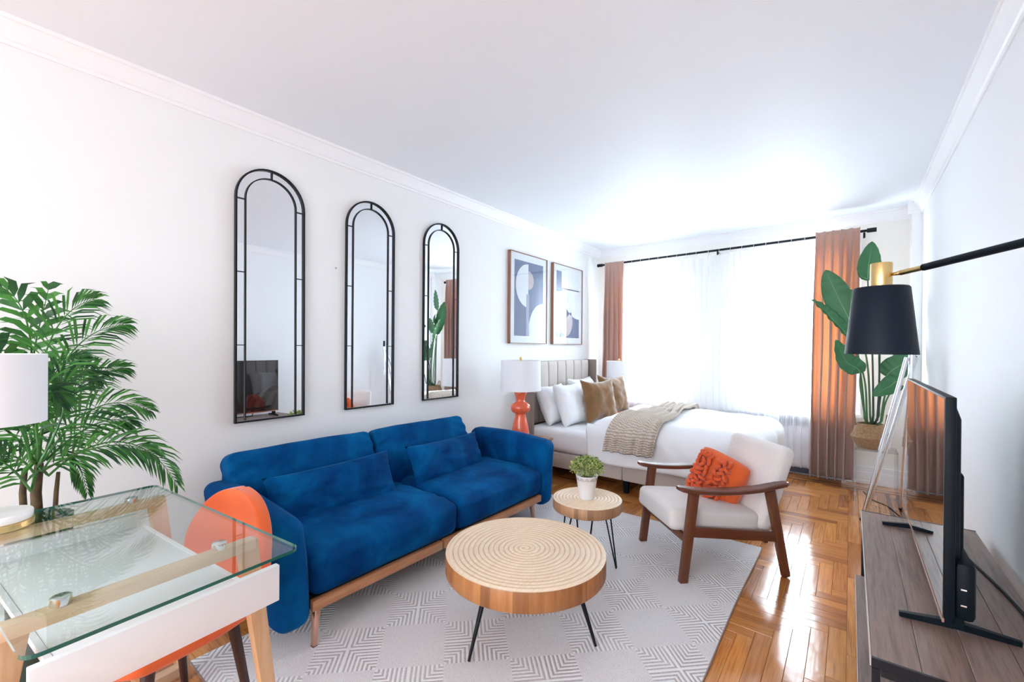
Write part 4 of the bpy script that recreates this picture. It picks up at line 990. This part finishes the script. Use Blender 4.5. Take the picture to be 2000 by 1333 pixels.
for a in LV: bleaf(*a)

# ------------------------------------------------------------------ media console
cn = thing('media_console', (.255, 2.21, 0), 0, 'long grey brown wood media console with black metal frame by the right wall', 'console table')
CX0, CX1, CY0, CY1 = -.205, .205, -.685, .685
nb = 4; bw = (CX1-CX0)/nb
for k in range(nb):
    o = MB().b2((CX0+bw*k+.0004, CY0+.006, .446), (CX0+bw*(k+1)-.0004, CY1-.006, .470)).build('top_board', M['console'], cn, bevel=.0012, seg=1)
for k in range(2): MB().b2((CX0-.02+.205*k, CY0+.03, .118), (CX0-.02+.205*(k+1)-.001, CY1-.03, .142)).build('shelf_board', M['console'], cn, bevel=.001, seg=1)
edge = mat('pale_board_edge', (.62, .52, .49), .4)
MB().b2((CX0-.003, CY0+.004, .446), (CX0, CY1-.004, .4705)).build('edge_band', edge, cn); MB().b2((CX0-.023, CY0+.03, .118), (CX0-.0205, CY1-.03, .1425)).build('edge_band', edge, cn)
for y in (CY0+.008, CY1-.008):
    for x in (CX0+.01, CX1-.01): MB().b2((x-.009, y-.009, 0), (x+.009, y+.009, .445)).build('leg', M['black'], cn)
    for z in (.428, .095): MB().b2((CX0+.02, y-.009, z-.0), (CX1-.02, y+.009, z+.018)).build('end_rail', M['black'], cn)
    MB().b2((CX0, y-.0085 if y < 0 else y+.0, .4465), (CX1, y+.0 if y < 0 else y+.0085, .4712)).build('edge_strip', M['black'], cn)
for x in (CX0+.01, CX1-.01): MB().b2((x-.009, CY0+.02, .427), (x+.009, CY1-.02, .445)).build('long_rail', M['black'], cn)
for x in (CX0+.01, CX1-.01): MB().b2((x-.009, CY0+.02, .098), (x+.009, CY1-.02, .117)).build('long_rail', M['black'], cn)
# television
tv = thing('television', (.22, 2.255, .470), 0, 'flat black television on two slim feet on the wood console', 'television')
def tl(x, y, z): return (x-.22, y-2.255, z-.47)
TY0, TY1, TZ0, TZ1 = 1.737, 2.775, .527, 1.168
MB().b2(tl(.214, TY0, TZ0), tl(.238, TY1, TZ1)).build('bezel', M['blackp'], tv, bevel=.003)
MB().b2(tl(.2128, TY0+.006, TZ0+.014), tl(.2138, TY1-.006, TZ1-.006)).build('screen', M['screen'], tv)
MB().b2(tl(.211, TY0, TZ0-.002), tl(.216, TY1, TZ0+.010)).build('lower_trim', M['copper'], tv)
bm_ = MB().add([tl(*q) for q in ((.238, TY0+.03, 1.15), (.238, TY1-.03, 1.15), (.238, TY1-.03, .60), (.238, TY0+.03, .60), (.255, TY0+.05, 1.10), (.255, TY1-.05, 1.10), (.255, TY1-.05, .64), (.255, TY0+.05, .64))], [(0, 1, 2, 3), (7, 6, 5, 4), (0, 4, 5, 1), (1, 5, 6, 2), (2, 6, 7, 3), (3, 7, 4, 0)])
bm_.build('rear_shell', M['blackp'], tv, bevel=.006)
MB().b2(tl(.238, TY0+.01, .535), tl(.282, TY1-.01, .70)).build('rear_housing', M['blackp'], tv, bevel=.015)
MB().b2(tl(.254, TY0+.12, .69), tl(.272, TY1-.12, .93)).build('rear_bulge', M['blackp'], tv, bevel=.012)
for z in (.58, .625): MB().b2(tl(.25, TY0+.0085, z), tl(.262, TY0+.0105, z+.004)).build('port_slot', M['chrome'], tv)
for y in (1.83, 2.73):
    mb = MB(); mb.bar(tl(.245, y, .487), tl(.125, y-.008, .4775), .022, .020, .014, .013, side=(0, 1, 0)); mb.bar(tl(.240, y, .489), tl(.385, y+.015, .4775), .022, .022, .014, .013, side=(0, 1, 0)); mb.b2(tl(.222, y-.012, .485), tl(.268, y+.014, .55))
    mb.build('foot', M['blackp'], tv)
o = MB().tube(cat_rom([(.300, 2.50, .60), (.34, 2.52, .50), (.37, 2.50, .4755), (.42, 2.20, .4755), (.44, 1.95, .4755), (.447, 1.60, .4755)], 10), .0045, 8).build('cable', M['blackp'], None, smooth=True); tag(o, 'thin black cable running along the back of the wood console', 'cable')

# ------------------------------------------------------------------ wall lamp
wl = thing('wall_lamp', (.497, 1.13, 1.545), 0, 'black conical swing arm lamp with brass cap reaching out from the right wall', 'lamp')
K = .74
def wz(z): return 1.3+(z-1.3)*K-1.545
def wlp(x, y, z): return Vector((x*K-.497, y*K-1.13, wz(z)))
LC = (.098*K-.497, 2.36*K-1.13, 0)
def wp(*a): return [(r*K, wz(z)) for r, z in a]
MB().lathe(wp((.117, 1.283), (.120, 1.283), (.0925, 1.555), (.088, 1.560), (.02, 1.562), (.02, 1.559), (.087, 1.556), (.0905, 1.552), (.117, 1.283)), 56, LC, caps=False).build('lamp_shade', M['lampglass'], wl, smooth=True, angle=60)
MB().lathe(wp((.1165, 1.286), (.0900, 1.550), (.015, 1.557)), 56, LC, caps=False).build('shade_lining', M['shade_w'], wl, smooth=True)
MB().lathe(wp((.036, 1.562), (.0365, 1.565), (.0365, 1.657), (.035, 1.660)), 36, LC).build('brass_cap', M['brass'], wl, smooth=True, angle=50)
MB().lathe(wp((.006, 1.40), (.022, 1.41), (.030, 1.435), (.022, 1.475), (.014, 1.51), (.014, 1.556)), 24, LC).build('bulb', M['white'], wl, smooth=True)
a0, a1, a2, a3 = wlp(.132, 2.345, 1.609), wlp(.155, 2.315, 1.609), wlp(.215, 2.24, 1.613), Vector((-.015, 0, 0))
MB().tube([a0, a1], [.0045, .0065], 12).build('swivel', M['brass'], wl, smooth=True); MB().tube([a1, a2], .0075, 16).build('brass_sleeve', M['brass'], wl, smooth=True, angle=50)
MB().tube([a2, a3], .0098, 16).build('arm', M['blackp'], wl, smooth=True, angle=50)
MB().tube([(-.016, 0, 0), (.001, 0, 0)], .045, 28).build('wall_plate', M['blackp'], wl, smooth=True, angle=50)

# ------------------------------------------------------------------ tripod stand
tp = thing('tripod_stand', (.21, 4.35, 0), 0, 'silver metal tripod stand between the console and the far corner', 'tripod')
def tpl(x, y, z): return (x-.21, y-4.35, z)
hd = (.345, 4.20, 1.27)
for (fx, fy, dx, dy) in ((.075, 4.26, -.028, -.02), (.11, 4.47, .022, .015), (.30, 4.60, .0, .03)):
    t0 = Vector((hd[0]+dx, hd[1]+dy, hd[2]-.02)); ft = Vector((fx, fy, .012)); mid = t0.lerp(ft, .55)
    if fy > 4.55: ft = Vector((.33, 4.75, .012)); mid = t0.lerp(ft, .55)
    lg = MB().tube([tpl(*t0), tpl(*mid)], .014, 14).tube([tpl(*t0.lerp(ft, .5)), tpl(*ft)], .010, 14).build('leg', M['alu'], tp, smooth=True, angle=50)
    MB().tube([tpl(ft.x, ft.y, .0), tpl(ft.x, ft.y, .02)], .012, 12).build('foot_cap', M['blackp'], lg, smooth=True)
    MB().tube([tpl(*t0.lerp(ft, .49)), tpl(*t0.lerp(ft, .56))], .0165, 14).build('clamp', M['alu'], lg, smooth=True, angle=50)
MB().tube([tpl(hd[0], hd[1], 1.20), tpl(hd[0], hd[1], 1.30)], .020, 16).build('hub', M['alu'], tp, smooth=True, angle=50)
MB().tube([tpl(hd[0], hd[1], .85), tpl(hd[0], hd[1], 1.20)], .009, 12).build('centre_column', M['alu'], tp, smooth=True, angle=50)
MB().box(tpl(hd[0]+.012, hd[1], 1.345), (.03, .02, .09)).build('clamp_head', M['blackp'], tp, bevel=.006)
# lead on the floor
o = MB().tube(cat_rom([(.10, 5.13, .003), (.16, 4.9, .003), (.25, 4.78, .003), (.33, 4.5, .003), (.44, 4.3, .003), (.47, 4.0, .003)], 10), .0028, 6).build('floor_cable', M['blackp'], None, smooth=True); tag(o, 'thin dark lead lying on the parquet by the dark inlay strips', 'cable')
